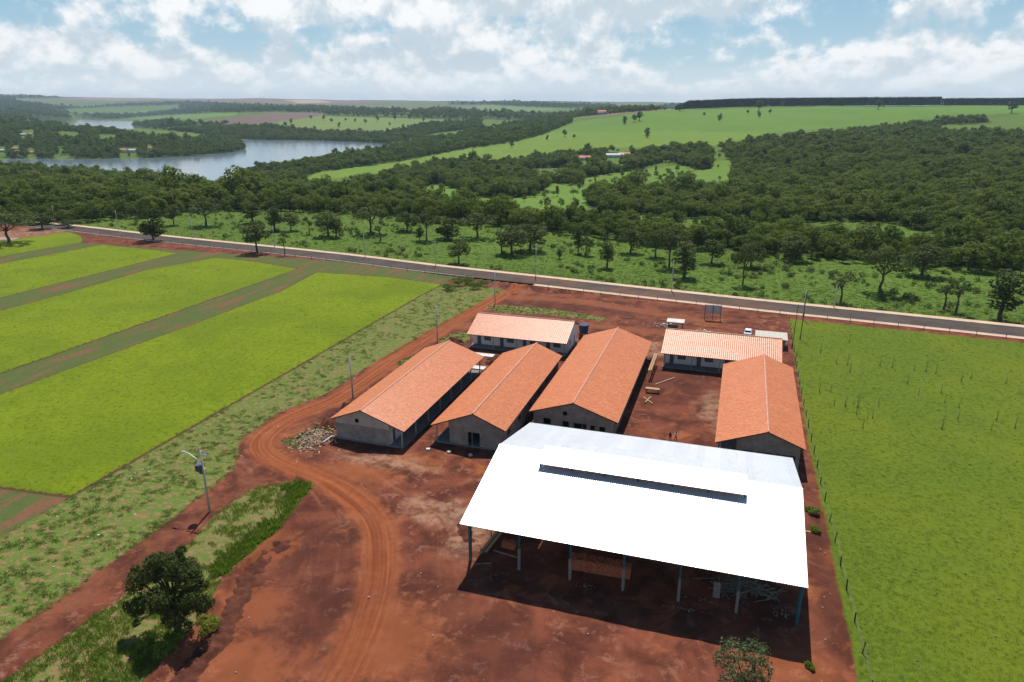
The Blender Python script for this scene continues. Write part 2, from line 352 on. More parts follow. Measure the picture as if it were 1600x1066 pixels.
SPUR2 = smooth_line([(-63, 184), (-52, 188), (-38, 187), (-20, 183), (-5, 178)])
PATH = smooth_line([(-62, 80), (-65, 72), (-65.8, 58), (-66.2, 46), (-67.5, 34), (-68, 20)])
TALL = [(-54.4, 76.4), (-59, 76.8), (-62.6, 73.4), (-63.0, 67), (-61.6, 60), (-61.5, 48), (-62.5, 34), (-62, 20), (-48.5, 20), (-49.6, 40), (-50.4, 48), (-52.9, 56), (-52.8, 65.6)]
VERGE = [(-85.3, 20), (-85.3, 196), (-74, 199), (-64, 196), (-66.0, 181), (-68.8, 155), (-71.2, 125), (-71.6, 107), (-75.0, 97), (-74.3, 86), (-69, 78), (-67.9, 66), (-67.6, 46), (-69.5, 20)]
GREENS = [[(-64, 175), (-58, 178), (-45, 178), (-30, 174), (-31, 171), (-45, 172.5), (-58, 170)], [(-63, 150), (-59.5, 152.5), (-57, 146), (-59, 141), (-64, 143)], [(-65.4, 93), (-62.8, 99), (-61.8, 91), (-63.5, 86.5), (-67.5, 87.5)], [(-66.3, 128), (-64, 138), (-62.5, 139), (-63.5, 120)]]
ROAD_C = smooth_line([(-560, 248), (-420, 249), (-306, 242.5), (-225.5, 231), (-144.5, 221.5), (-96.3, 213), (-61.4, 208.3), (-25.6, 203.2), (9.8, 198.6), (40.8, 195.5), (68.2, 192.4), (140, 184), (300, 165), (520, 138)])
FOREST = [
 [(-300, 250), (0, 254), (120, 264), (250, 278), (370, 292), (440, 288), (500, 284), (560, 288), (640, 299), (700, 308), (760, 325), (850, 337), (915, 336), (960, 341), (1050, 350), (1160, 358), (1300, 362), (1450, 370), (1600, 377), (2000, 385),
  (2000, 445), (1600, 424), (1500, 419), (1400, 409), (1300, 402), (1200, 395), (1100, 386), (1000, 376), (900, 364), (800, 351), (700, 339), (600, 333), (450, 327), (330, 327), (200, 337), (100, 345), (0, 347), (-300, 350)],
 [(915, 300), (950, 289), (1040, 289), (1140, 292), (1146, 255), (1132, 238), (1110, 229), (1150, 222), (1180, 214), (1280, 204), (1400, 194), (1440, 189), (1490, 182), (1540, 182), (1565, 189), (1480, 194), (1425, 199), (1600, 203), (2000, 204), (2000, 372), (1600, 358), (1560, 364), (1480, 368), (1390, 345), (1250, 343), (1150, 340), (1050, 338), (960, 330), (915, 318)],
 [(530, 288), (600, 270), (680, 250), (710, 246), (770, 249), (837, 239), (912, 231), (999, 230), (1060, 225), (1110, 226), (1115, 262), (1090, 264), (1044, 250), (987, 265), (912, 276), (909, 287), (860, 284), (856, 291), (826, 306), (770, 308), (740, 302), (680, 284), (650, 296), (549, 293)],
 [(371, 276), (371, 264), (400, 258), (500, 244), (601, 229), (650, 216), (725, 207), (770, 196), (830, 188), (894, 181), (894, 190), (849, 209), (800, 222), (740, 229), (680, 241), (631, 250), (575, 258), (500, 267), (460, 280), (415, 289), (385, 283)],
 [(202, 190), (260, 185), (330, 188), (412, 193), (500, 203), (600, 205), (640, 196), (680, 190), (755, 188), (750, 200), (690, 206), (650, 213), (600, 225), (500, 220), (375, 218), (300, 206), (210, 199)],
 [(-300, 204), (0, 203), (60, 199), (75, 196), (112, 197), (190, 203), (260, 212), (340, 214), (380, 222), (385, 231), (370, 238), (300, 243), (240, 246), (150, 247), (0, 247), (-300, 246)],
 [(-300, 150), (0, 150), (40, 158), (75, 162), (105, 175), (118, 186), (100, 194), (60, 196), (0, 203), (-300, 204)],
 [(60, 162), (130, 166), (200, 160), (300, 158), (420, 163), (560, 166), (640, 170), (640, 177), (560, 177), (430, 174), (330, 176), (250, 180), (180, 186), (130, 186), (115, 178)],
 [(640, 172), (690, 166), (760, 172), (870, 175), (900, 182), (830, 187), (760, 186), (690, 186), (640, 182)],
 [(505, 176), (560, 178), (700, 180), (760, 181), (700, 186), (600, 183), (505, 180)],
 [(0, 147), (130, 149), (130, 152), (0, 153)], [(830, 178), (900, 172), (1060, 162), (1060, 168), (960, 176), (880, 184)],
 [(700, 160), (800, 158), (870, 160), (960, 163), (960, 168), (860, 168), (760, 163), (700, 163)],
]
CLEAR = [[(75, 206), (100, 204), (128, 206), (122, 212), (90, 213)], [(152, 209), (186, 209), (180, 217), (155, 217)], [(85, 239), (112, 240), (120, 245), (85, 245)], [(85, 227), (125, 228), (125, 232), (85, 231)], [(1000, 348), (1040, 350), (1100, 354), (1160, 359), (1160, 362), (1100, 358), (1040, 354), (1000, 351)], [(1545, 366), (1620, 362), (1620, 374), (1545, 374)],
         [(90, 170), (190, 166), (280, 163), (280, 169), (200, 177), (120, 176)], [(820, 263), (900, 258), (880, 272), (826, 270)]]
CLEAR += [[(x-w, y-9), (x+w, y-9), (x+w, y+2.5), (x-w, y+2.5)] for x, y, w in ((38, 212.5, 6), (49, 211, 5), (49, 240, 6), (3, 237, 7), (25, 234, 5), (193, 238, 7), (208, 238, 7), (234, 233, 5))]+[[(x-w, y-7), (x+w, y-7), (x+w, y+8), (x-w, y+8)] for x, y, w in ((914, 250, 13), (960, 246, 14), (976, 244, 10))]
def forest_mask(px, py):
    m = np.zeros(px.shape, bool)
    for p in FOREST: m |= inside(px, py, p)
    for p in CLEAR: m &= ~inside(px, py, p)
    return m
COVER = [  # far fields: photo outline -> ground colour
 ([(-300, 140), (1060, 140), (1060, 163), (640, 172), (300, 158), (60, 162), (-300, 165)], (0.135, 0.155, 0.075)),
 ([(95, 150), (240, 152), (300, 153), (300, 156), (180, 157), (95, 154)], (0.30, 0.20, 0.16)),
 ([(300, 154), (420, 153), (560, 157), (600, 161), (480, 163), (380, 160), (300, 158)], (0.22, 0.15, 0.125)),
 ([(440, 156), (500, 156.5), (520, 160), (470, 162)], (0.42, 0.30, 0.23)),
 ([(160, 186), (190, 178), (230, 172), (300, 176), (370, 175), (370, 180), (300, 186)], (0.13, 0.22, 0.035)),
 ([(310, 190), (345, 186), (420, 177), (500, 175), (520, 178), (470, 187), (412, 193), (360, 194)], (0.17, 0.115, 0.095)),
 ([(412, 193), (470, 186), (510, 179), (640, 184), (755, 188), (680, 190), (600, 206), (500, 204)], (0.165, 0.215, 0.055)),
 ([(570, 170), (610, 166), (640, 176), (600, 178)], (0.16, 0.23, 0.06)),
 ([(690, 178), (730, 168), (800, 158), (900, 164), (860, 172), (780, 178)], (0.155, 0.205, 0.07)),
 ([(890, 186), (960, 176), (1040, 168), (1045, 171), (950, 181)], (0.20, 0.13, 0.10)),
 ([(845, 212), (900, 190), (1000, 177), (1060, 168), (1700, 158), (1700, 176), (1480, 180), (1400, 192), (1200, 208), (850, 212)], (0.115, 0.205, 0.028)),
 ([(470, 285), (500, 267), (631, 250), (740, 229), (845, 207), (1200, 205), (1180, 214), (1110, 228), (912, 231), (770, 250), (680, 250), (600, 270)], (0.145, 0.225, 0.028)),
 ([(640, 300), (700, 285), (830, 306), (860, 290), (910, 276), (1140, 250), (1145, 292), (950, 290), (915, 326), (850, 328), (760, 318)], (0.125, 0.205, 0.028)),
]

# ------------------------------------------------------------------ ground
def site_z(X, Y):
    """finished ground level: valley terrain plus wheel ruts, the cut bank beside the yard, turf blocks and clods"""
    X = np.asarray(X, float); Y = np.asarray(Y, float); Z = terrain(X, Y); d = np.hypot(X, Y)
    road_d = linedist(X, Y, ROAD_C)[0]; beyond = (Y > np.interp(X, [p[0] for p in ROAD_C], [p[1] for p in ROAD_C]))
    lawn = np.maximum.reduce([sdist(X, Y, p) for p in LAWNS]); rlawn = sdist(X, Y, RIGHT_LAWN); tall = sdist(X, Y, TALL); td, tl, tr = linedist(X, Y, TRACK)
    near = np.clip((240-d)/60, 0, 1)*(~beyond); flat = (1-np.clip((lawn+1)/1.5, 0, 1))*(1-np.clip((rlawn+1)/1.5, 0, 1))
    Z = Z+near*flat*((fbm(X/2.2, Y/2.2, 21, 3)-0.5)*0.16+(fbm(X/9, Y/9, 22, 2)-0.5)*0.12)
    rut = np.exp(-((np.abs(tl)-0.95)/0.28)**2)*0.20+np.exp(-((np.abs(tl-2.9)-0.9)/0.25)**2)*0.14*np.clip((tr-135)/10, 0, 1)
    Z = Z-near*rut+near*np.exp(-((td-2.9)/0.5)**2)*0.10
    bank = np.exp(-((tall+0.9)/1.1)**2)*(X > -58)*(0.35+0.7*fbm(X/1.6, Y/1.6, 31, 3))
    Z = Z+near*bank+near*np.clip(tall/1.2, 0, 1)*0.25+near*np.clip((lawn+0.2)/0.5, 0, 1)*0.22
    Z = Z-near*np.exp(-((rlawn+0.8)/0.55)**2)*(Y < 100)*0.22
    return np.where(road_d < 5.2, np.minimum(Z, -0.05), np.where(road_d < 7.6, np.clip(Z, -0.04, 0.10), Z))
def build_ground():
    az = np.concatenate([np.linspace(-180, -46, 40, endpoint=False), np.linspace(-46, 46, 760), np.linspace(46, 180, 41)[1:-1]])
    rr = np.concatenate([[2.0, 15, 28, 36], np.exp(np.linspace(math.log(42), math.log(330), 330)), np.exp(np.linspace(math.log(330), math.log(13800), 230))[1:]])
    A, D = np.meshgrid(np.radians(az)-HEAD, rr); X = D*np.sin(A); Y = D*np.cos(A)
    nr, na = X.shape; X = X.ravel(); Y = Y.ravel(); Z = terrain(X, Y)
    px, py = proj(X, Y, Z); d = np.hypot(X, Y); front = np.abs(((np.degrees(A.ravel()+HEAD)+180) % 360)-180) < 60
    road_d, _, _ = linedist(X, Y, ROAD_C); beyond = (Y > np.interp(X, [p[0] for p in ROAD_C], [p[1] for p in ROAD_C]))
    lawn = np.maximum.reduce([sdist(X, Y, p) for p in LAWNS]); rlawn = sdist(X, Y, RIGHT_LAWN)
    verge = sdist(X, Y, VERGE); tall = sdist(X, Y, TALL); greens = np.maximum.reduce([sdist(X, Y, p) for p in GREENS])
    td, tl, tr = linedist(X, Y, TRACK); s1 = linedist(X, Y, SPUR)[0]; s2 = linedist(X, Y, SPUR2)[0]; pd, pl, prn = linedist(X, Y, PATH)
    west = np.where(X < -85.3, np.minimum(-85.3-X, 6), np.where(X < -74, 0, -6)); west = np.minimum(west, (214-Y))
    Z = site_z(X, Y)
    V = np.stack([X, Y, Z], 1)
    i = np.arange(nr-1)[:, None]*na; j = np.arange(na)[None, :]; jn = (j+1) % na
    F = np.stack([i+j, i+jn, i+na+jn, i+na+j], -1).reshape(-1, 4)
    me = mesh_np('ground', V, F, smooth=True)
    def ramp(s, w=3.0): return np.clip(0.5+s/(2*w), 0, 1)
    def put4(name, a, b, c, e):
        at = me.attributes.new(name, 'FLOAT_COLOR', 'POINT'); at.data.foreach_set('color', np.stack([a, b, c, e], 1).astype(np.float32).ravel())
    put4('mask_a', ramp(lawn, 2), ramp(rlawn, 2), ramp(2.3-td, 3), ramp(np.maximum(tall, greens), 2))
    put4('mask_b', ramp(verge, 3), ramp(west, 6), ramp(1.6-pd, 3), ramp(np.where(beyond, road_d-6.6, 6.6-road_d-13.2), 2))
    put4('lanes', tl, tr, np.minimum(td, 60), ramp(np.maximum(2.4-s1, 2.4-s2), 3))
    far = np.tile(np.array([0.098, 0.155, 0.022]), (len(X), 1))
    big = fbm(X/70, Y/70, 5)[:, None]; far = far*(0.80+0.4*big)
    for poly, c in COVER:
        m = inside(px, py, poly) & (d > 420) & front; far[m] = np.array(c)*(0.9+0.2*fbm(X[m]/150, Y[m]/150, 8)[:, None])
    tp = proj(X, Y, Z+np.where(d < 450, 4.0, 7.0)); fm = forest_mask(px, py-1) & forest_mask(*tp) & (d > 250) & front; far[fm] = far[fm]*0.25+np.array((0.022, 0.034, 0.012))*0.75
    sand = inside(px, py, [(-100, 368), (15, 360), (80, 358), (66, 366), (20, 376), (-100, 384)]) & front; far[sand] = (0.32, 0.27, 0.22)
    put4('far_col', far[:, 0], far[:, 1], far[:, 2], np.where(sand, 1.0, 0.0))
    def blots(L):
        v = np.full(len(X), -1.0)
        for bx, by, rx, ry in L: c = gpt(bx, by); v = np.maximum(v, 1-np.hypot((X-c[0])/rx, (Y-c[1])/ry))
        return np.clip(0.5+v*0.5, 0, 1)
    put4('stains', blots([(1000, 545, 9, 5), (925, 540, 5, 3.5), (735, 835, 2.6, 4.5), (610, 722, 7, 2.2), (690, 800, 5, 3), (60, 362, 14, 9), (20, 368, 20, 10), (1130, 640, 4, 7)]),
         blots([(460, 855, 7, 6), (500, 970, 8, 5), (720, 1010, 9, 5), (880, 480, 22, 4), (1060, 600, 7, 9), (650, 950, 6, 7), (1290, 900, 1.6, 14), (560, 690, 8, 2.5)]),
         blots([(395, 945, 4, 3), (560, 740, 6, 3), (420, 860, 3, 4), (360, 1040, 7, 4), (1230, 1040, 6, 3), (650, 720, 5, 2.5), (610, 1000, 5, 6)]), np.zeros(len(X)))
    k = new_mat('ground_cover'); P = k.node('ShaderNodeNewGeometry').outputs['Position']
    a = k.attr('mask_a'); b = k.attr('mask_b'); ln = k.attr('lanes'); fc = k.attr('far_col')
    def rgb(n):
        s = k.node('ShaderNodeSeparateColor'); k.l.new(n.outputs['Color'], s.inputs[0]); return s.outputs[0], s.outputs[1], s.outputs[2], n.outputs['Alpha']
    mLawn, mRight, mTrack, mTall = rgb(a); mVerge, mWest, mPath, mFar = rgb(b); lat, run, tdist, mSpur = rgb(ln)
    n_big = k.noise(P, 0.045, 4, 0.55); n_mid = k.noise(P, 0.22, 6, 0.62, 0.4); n_fine = k.noise(P, 1.3, 6, 0.65); n_tiny = k.noise(P, 6.0, 4, 0.65)
    n_patch = k.noise(k.vmath('ADD', P, (31, 7, 0)), 0.50, 8, 0.74, 0.3)
    wob = k.math('MULTIPLY', k.math('SUBTRACT', k.noise(P, 0.08, 2, 0.5), 0.5), 5.0); lat2 = k.math('ADD', lat, wob); LN = k.comb(k.math('MULTIPLY', lat2, 0.8), k.math('MULTIPLY', run, 0.06), 0.0); streak = k.noise(LN, 1.0, 6, 0.65, 0.8)
    streak2 = k.noise(k.comb(k.math('MULTIPLY', lat2, 2.6), k.math('MULTIPLY', run, 0.10), 4.0), 1.0, 4, 0.6)
    def on(m, n, amp, soft=0.06): return k.step(k.math('ADD', m, k.math('MULTIPLY', k.math('SUBTRACT', n, 0.5), amp)), 0.5-soft, 0.5+soft)
    # bare red earth of the yard: damp maroon crust, dry pink skin, orange fines
    earth = k.mix(k.step(n_mid, 0.34, 0.66), (0.082, 0.025, 0.015), (0.192, 0.058, 0.031))
    earth = k.mix(k.math('MULTIPLY', k.step(n_patch, 0.53, 0.62), k.step(n_big, 0.36, 0.60, 0.05, 0.75)), earth, (0.29, 0.130, 0.090))
    earth = k.mix(k.math('MULTIPLY', k.step(k.noise(k.vmath('ADD', P, (5, 90, 0)), 0.16, 6, 0.6, 0.8), 0.56, 0.70), 0.75), earth, (0.33, 0.105, 0.038))
    lane_w = k.math('MULTIPLY', k.step(tdist, 4.0, 15.0, 0.8, 0.12), k.step(n_mid, 0.38, 0.62, 0.25, 1.0))
    earth = k.mix(k.math('MULTIPLY', lane_w, k.step(streak, 0.50, 0.66)), earth, (0.27, 0.105, 0.062))
    earth = k.mix(k.math('MULTIPLY', lane_w, k.step(streak2, 0.56, 0.72, 0.0, 0.8)), earth, (0.082, 0.027, 0.018))
    earth = k.mix(k.step(n_fine, 0.58, 0.78, 0.0, 0.55), earth, (0.07, 0.023, 0.015))
    sandy = k.step(k.noise(k.vmath('ADD', P, (80, 12, 0)), 0.075, 6, 0.62, 1.2), 0.64, 0.72, 0.0, 0.5); earth = k.mix(sandy, earth, (0.38, 0.21, 0.115))
    # lanes between the turf blocks: dark short grass over red soil
    lane = k.mix(k.step(k.noise(k.vmath('MULTIPLY', P, (1.0, 0.16, 1)), 0.34, 5, 0.6, 0.3), 0.49, 0.63), (0.088, 0.112, 0.030), (0.19, 0.085, 0.050)); lane = k.mix(k.step(n_fine, 0.45, 0.68, 0.0, 0.6), lane, (0.058, 0.088, 0.022))
    n_v = k.noise(k.vmath('MULTIPLY', P, (0.8, 1.3, 1.0)), 1.25, 8, 0.72, 0.3); verge = k.mix(k.step(n_v, 0.35, 0.54), (0.31, 0.155, 0.092), (0.098, 0.160, 0.026)); verge = k.mix(k.step(n_mid, 0.56, 0.72, 0.0, 0.6), verge, (0.28, 0.135, 0.078))
    verge = k.mix(k.step(n_tiny, 0.55, 0.72, 0.0, 0.3), verge, (0.075, 0.125, 0.022))
    ts = k.noise(k.comb(k.math('MULTIPLY', lat, 1.5), k.math('MULTIPLY', run, 0.03), 9.0), 1.0, 6, 0.65, 0.3); track = k.mix(k.step(ts, 0.36, 0.64), (0.195, 0.050, 0.018), (0.325, 0.100, 0.038)); track = k.mix(k.step(streak2, 0.56, 0.75, 0.0, 0.6), track, (0.15, 0.042, 0.018)); track = k.mix(k.step(n_fine, 0.45, 0.75, 0.0, 0.7), track, (0.155, 0.046, 0.022)); track = k.mix(k.step(n_mid, 0.5, 0.7, 0.0, 0.5), track, (0.30, 0.115, 0.06))
    path = k.mix(k.step(n_mid, 0.35, 0.65), (0.085, 0.027, 0.017), (0.20, 0.066, 0.034)); path = k.mix(k.step(n_fine, 0.5, 0.75, 0.0, 0.6), path, (0.24, 0.105, 0.062))
    tallc = k.mix(k.step(n_v, 0.38, 0.60), (0.25, 0.155, 0.080), (0.100, 0.155, 0.026))
    lawn = k.mix(k.step(n_fine, 0.35, 0.65), (0.130, 0.182, 0.005), (0.182, 0.232, 0.007)); lawn = k.mix(k.step(n_big, 0.40, 0.64, 0.0, 0.7), lawn, (0.112, 0.160, 0.007)); lawn = k.mix(k.step(n_patch, 0.54, 0.70, 0.0, 0.6), lawn, (0.088, 0.132, 0.010)); lawn = k.mix(k.step(k.noise(k.vmath('ADD', P, (11, 3, 0)), 0.10, 6, 0.65, 0.4), 0.55, 0.70, 0.0, 0.55), lawn, (0.098, 0.140, 0.010))
    right = k.mix(k.step(n_fine, 0.35, 0.65), (0.084, 0.132, 0.010), (0.118, 0.164, 0.013)); right = k.mix(k.step(n_big, 0.42, 0.62, 0.0, 0.7), right, (0.136, 0.168, 0.010)); right = k.mix(k.step(n_patch, 0.60, 0.70, 0.0, 0.7), right, (0.085, 0.080, 0.026))
    far_n = k.noise(P, 0.05, 6, 0.65); fcol = k.mix(k.step(far_n, 0.35, 0.70, 0.0, 0.35), fc.outputs['Color'], k.vmath('MULTIPLY', fc.outputs['Color'], (0.62, 0.72, 0.7)))
    fcol = k.mix(k.step(k.noise(P, 0.35, 5, 0.65), 0.55, 0.70, 0.0, 0.35), fcol, k.vmath('MULTIPLY', fc.outputs['Color'], (0.55, 0.62, 0.6)))
    fcol = k.mix(fc.outputs['Alpha'], fcol, (0.32, 0.26, 0.21))
    sSand, sDamp, sFine, _ = rgb(k.attr('stains'))
    earth = k.mix(k.math('MULTIPLY', on(sDamp, n_patch, 1.1, 0.25), 0.5), earth, k.mix(n_fine, (0.050, 0.016, 0.011), (0.098, 0.032, 0.021)))
    earth = k.mix(k.math('MULTIPLY', on(sFine, n_patch, 1.6, 0.22), 0.5), earth, (0.32, 0.098, 0.036))
    earth = k.mix(k.math('MULTIPLY', k.math('MULTIPLY', on(sSand, n_mid, 1.0, 0.25), k.step(n_patch, 0.36, 0.60)), 0.65), earth, k.mix(n_fine, (0.30, 0.165, 0.10), (0.44, 0.29, 0.19)))
    lane = k.mix(on(sSand, n_mid, 0.5, 0.1), lane, (0.34, 0.27, 0.21))
    c = earth
    c = k.mix(on(mWest, n_mid, 0.25), c, lane); c = k.mix(on(mVerge, n_fine, 0.45), c, verge); c = k.mix(on(mPath, n_mid, 0.7, 0.12), c, path)
    c = k.mix(k.math('MULTIPLY', on(mSpur, n_mid, 0.6, 0.2), 0.7), c, k.mix(n_fine, (0.20, 0.058, 0.024), (0.29, 0.105, 0.05)))
    c = k.mix(k.math('MULTIPLY', on(mTrack, n_mid, 0.45, 0.16), k.step(run, 140.0, 190.0, 1.0, 0.42)), c, track); c = k.mix(on(mTall, n_fine, 0.6), c, tallc)
    edge_soil = on(mLawn, n_fine, 0.28, 0.04); c = k.mix(k.step(mLawn, 0.30, 0.46), c, (0.085, 0.045, 0.026)); c = k.mix(edge_soil, c, lawn); c = k.mix(on(mRight, n_mid, 0.35), c, right)
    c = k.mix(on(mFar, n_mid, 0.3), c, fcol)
    k.put(k.b.inputs['Base Color'], c); k.b.inputs['Roughness'].default_value = 0.95; k.b.inputs['Specular IOR Level'].default_value = 0.12
    bump(k, k.math('ADD', k.math('MULTIPLY', n_fine, 0.7), k.math('MULTIPLY', n_tiny, 0.4)), 0.55, 0.22)
    me.materials.append(k.m)
    link('ground', me, kind='structure')
build_ground()
def strip(name, line, offs, z, mat, ztop=None):
    """ribbon along a line between two lateral offsets (optionally a raised kerb block)"""
    P = np.array(line); T = np.gradient(P, axis=0); T /= np.linalg.norm(T, axis=1)[:, None]; N = np.stack([T[:, 1], -T[:, 0]], 1)
    a, b = P+N*offs[0], P+N*offs[1]; n = len(P)
    def lay(q, h): return np.column_stack([q, terrain(q[:, 0], q[:, 1])*0+h])
    if ztop is None:
        V = np.vstack([lay(a, z), lay(b, z)]); i = np.arange(n-1); F = np.stack([i, n+i, n+i+1, i+1], 1)
    else:
        V = np.vstack([lay(a, z), lay(a, ztop), lay(b, ztop), lay(b, z)]); i = np.arange(n-1); F = np.vstack([np.stack([k*n+i, (k+1)*n+i, (k+1)*n+i+1, k*n+i+1], 1) for k in range(3)])
    return link(name, mesh_np(name, V, F[:, ::-1] if ztop is None else F, [mat]), kind='structure')
def asphalt():
    k = new_mat('asphalt'); P = k.node('ShaderNodeNewGeometry').outputs['Position']
    n = k.noise(P, 0.12, 5, 0.6); f = k.noise(P, 1.2, 5, 0.6)
    c = k.mix(k.step(n, 0.35, 0.65), (0.068, 0.054, 0.045), (0.094, 0.075, 0.062)); c = k.mix(k.step(f, 0.5, 0.75, 0.0, 0.4), c, (0.115, 0.092, 0.076))
    x, y, z = k.sep(P); near = k.math('MULTIPLY', k.step(k.math('ABSOLUTE', k.math('ADD', x, 30.0)), 60.0, 15.0), k.step(k.noise(P, 0.07, 5, 0.6), 0.38, 0.56)); c = k.mix(k.math('MULTIPLY', near, 0.75), c, (0.175, 0.085, 0.052))
    k.put(k.b.inputs['Base Color'], c); k.b.inputs['Roughness'].default_value = 0.95; k.b.inputs['Specular IOR Level'].default_value = 0.12; bump(k, f, 0.1); return k.m
pave = simple('sand_pavement', (0.60, 0.41, 0.285), 0.95, vary=0.16, scale=0.25, spec=0.1)
kerbm = simple('kerb_concrete', (0.50, 0.44, 0.38), 0.9, vary=0.2, scale=0.5, spec=0.1)
strip('road', ROAD_C, (-4.45, 4.45), 0.012, asphalt())
strip('kerb_north', ROAD_C, (-4.75, -4.45), -0.06, kerbm, 0.15)
strip('pavement_north', ROAD_C, (-7.0, -4.75), -0.06, pave, 0.13)
SOUTH = [p for p in ROAD_C if p[0] > -59]
strip('kerb_south', SOUTH, (4.45, 4.75), -0.06, kerbm, 0.15)
strip('pavement_south', SOUTH, (4.75, 6.4), -0.06, pave, 0.13)
strip('kerb_south_west', [p for p in ROAD_C if p[0] < -74], (4.45, 4.75), -0.06, kerbm, 0.13)
def build_lake():
    k = new_mat('lake_water'); P = k.node('ShaderNodeNewGeometry').outputs['Position']
    k.put(k.b.inputs['Base Color'], (0.15, 0.20, 0.235)); k.b.inputs['Roughness'].default_value = 0.12; k.b.inputs['IOR'].default_value = 1.33; k.b.inputs['Specular IOR Level'].default_value = 0.5
    n = k.noise(k.vmath('MULTIPLY', P, (1.0, 1.0, 1.0)), 0.14, 5, 0.65); w = k.noise(P, 0.006, 4, 0.6)
    bump(k, k.math('MULTIPLY', n, k.step(w, 0.35, 0.7, 0.35, 1.0)), 0.07, 1.2)
    mb = MB(); mb.face([(-6500, 300, LAKE_Z), (1500, 300, LAKE_Z), (1500, 9000, LAKE_Z), (-6500, 9000, LAKE_Z)])
    link('lake', mb.mesh('lake', k.m), kind='structure')
build_lake()

# ------------------------------------------------------------------ metal hall
def rib_panel(name, w, length, ribs=4, hgt=0.045):
    """one trapezoidal roofing sheet: x across 0..w, y down the slope 0..length"""
    xs = []; p = w/ribs
    for i in range(ribs): xs += [(i*p, 0), (i*p+p*0.55, 0), (i*p+p*0.65, hgt), (i*p+p*0.9, hgt)]
    xs.append((w, 0)); n = len(xs); v = []
    for y in (0, length): v += [(x, y, z) for x, z in xs]
    v += [(x, y, z-0.006) for y in (0, length) for x, z in xs]
    f = [(i, i+1, n+i+1, n+i) for i in range(n-1)]+[(2*n+i, 3*n+i, 3*n+i+1, 2*n+i+1) for i in range(n-1)]+[(n+i, n+i+1, 3*n+i+1, 3*n+i) for i in range(n-1)]+[(i+1, i, 2*n+i, 2*n+i+1) for i in range(n-1)]
    return mesh_np(name, v, f, [M['sheet']])
HX0, HX1, HY0, HYR, HY1, HE, HR = -27.3, 10.1, 65.4, 79.8, 94.2, 6.3, 9.5
SL = (HR-HE)/(HYR-HY0); SA = math.atan(SL)
def build_hall():
    t = thing('open_metal_hall', 'large open-sided hall with glaring white metal gable roof and raised ridge vent', 'hall', (0, 0, 0))
    n = 36; pw = (HX1-HX0)/n; full = (HYR-HY0)/math.cos(SA); gap = 2.6/math.cos(SA)
    full_m = rib_panel('roof_sheet', pw, full); short_m = rib_panel('roof_sheet', pw, full-gap)
    roof = MB().box(((HX0+HX1)/2, HYR, HR+0.07), (6, 0.05, 0.02)).build('ridge_plate', M['sheet'], t)
    for i in range(n):
        mid = 6 <= i < 30; x = HX0+i*pw
        for side in (-1, 1):
            o = link('roof_sheet', short_m if mid else full_m, t)
            st = gap if mid else 0.0
            o.location = (x if side > 0 else x+pw, HYR+side*st*math.cos(SA), HR-st*math.sin(SA))
            o.rotation_euler = (-SA, 0, 0) if side > 0 else (-SA, 0, math.pi)
    bpy.data.objects.remove(roof)
    for x0, x1 in ((HX0, HX0+6*pw), (HX0+30*pw, HX1)):
        cap = MB()
        for sg in (-1, 1): cap.face([(x0, HYR, HR+0.085), (x1, HYR, HR+0.085), (x1, HYR+sg*0.35, HR+0.07-0.35*SL), (x0, HYR+sg*0.35, HR+0.07-0.35*SL)][::sg])
        cap.build('ridge_cap', M['sheet'], t)
    # raised vent over the ridge
    mx0, mx1 = HX0+6*pw, HX0+30*pw; mh, mw = 10.32, 3.5
    vent = MB().bar((mx0, HYR, mh-0.12), (mx1, HYR, mh-0.12), 0.1).build('ridge_vent', M['steel'], t)
    vm = rib_panel('vent_sheet', pw, mw/math.cos(SA))
    for i in range(24):
        for side in (-1, 1):
            o = link('vent_sheet', vm, vent); x = mx0+i*pw
            o.location = (x if side > 0 else x+pw, HYR, mh); o.rotation_euler = (-SA, 0, 0) if side > 0 else (-SA, 0, math.pi)
    for i in range(7):
        x = mx0+0.15+(mx1-mx0-0.3)*i/6
        for side in (-1, 1):
            y = HYR+side*2.9; MB().bar((x, y, HR-2.9*SL-0.1), (x, y, mh-2.9*SL-0.03), 0.14).build('vent_post', M['steel'], vent)
    for side in (-1, 1):
        y = HYR+side*3.35; MB().bar((mx0, y, mh-3.35*SL-0.08), (mx1, y, mh-3.35*SL-0.08), 0.08).build('vent_rail', M['steel'], vent)
    # frames
    for i in range(7):
        x = -26.9+i*6.13
        corner = i in (0, 6)
        for y in (67.6, 92.0):
            if corner:
                po = MB().bar((x, y, 0), (x, y, HE+0.36), 0.28, 0.4).build('steel_column', M['steel'], t)
                if i == 6:
                    MB().bar((x+0.0, y+1.6, 0), (x, y+0.2, HE+0.2), 0.16, 0.2).build('raking_strut', M['steel'], t)
            else:
                MB().box((x, y, 1.45), (0.30, 0.30, 2.9)).build('concrete_column', M['concrete'], t)
                MB().bar((x, y, 2.9), (x, y, HE+0.36), 0.2, 0.26).build('steel_column', M['steel'], t)
        tr = MB()
        for s in (-1, 1):
            ye = HYR+s*13.9; z0 = HE-0.10
            tr.bar((x, ye, z0), (x, HYR, HR-0.24), 0.12, 0.16)
            yb = HYR+s*12.2; tr.bar((x, yb, HE-0.4), (x, HYR, HR-0.95), 0.1, 0.12)
            for j in range(8):
                a = j/8; b = (j+0.5)/8; c = (j+1)/8
                top = lambda q: (x, yb+(HYR-yb)*q, HE+0.1+(HR-0.26-HE-0.1)*q); bot = lambda q: (x, yb+(HYR-yb)*q, HE-0.4+(HR-0.95-HE+0.4)*q)
                tr.bar(top(a), bot(b), 0.05); tr.bar(bot(b), top(c), 0.05)
        tr.build('roof_truss', M['steel'], t)
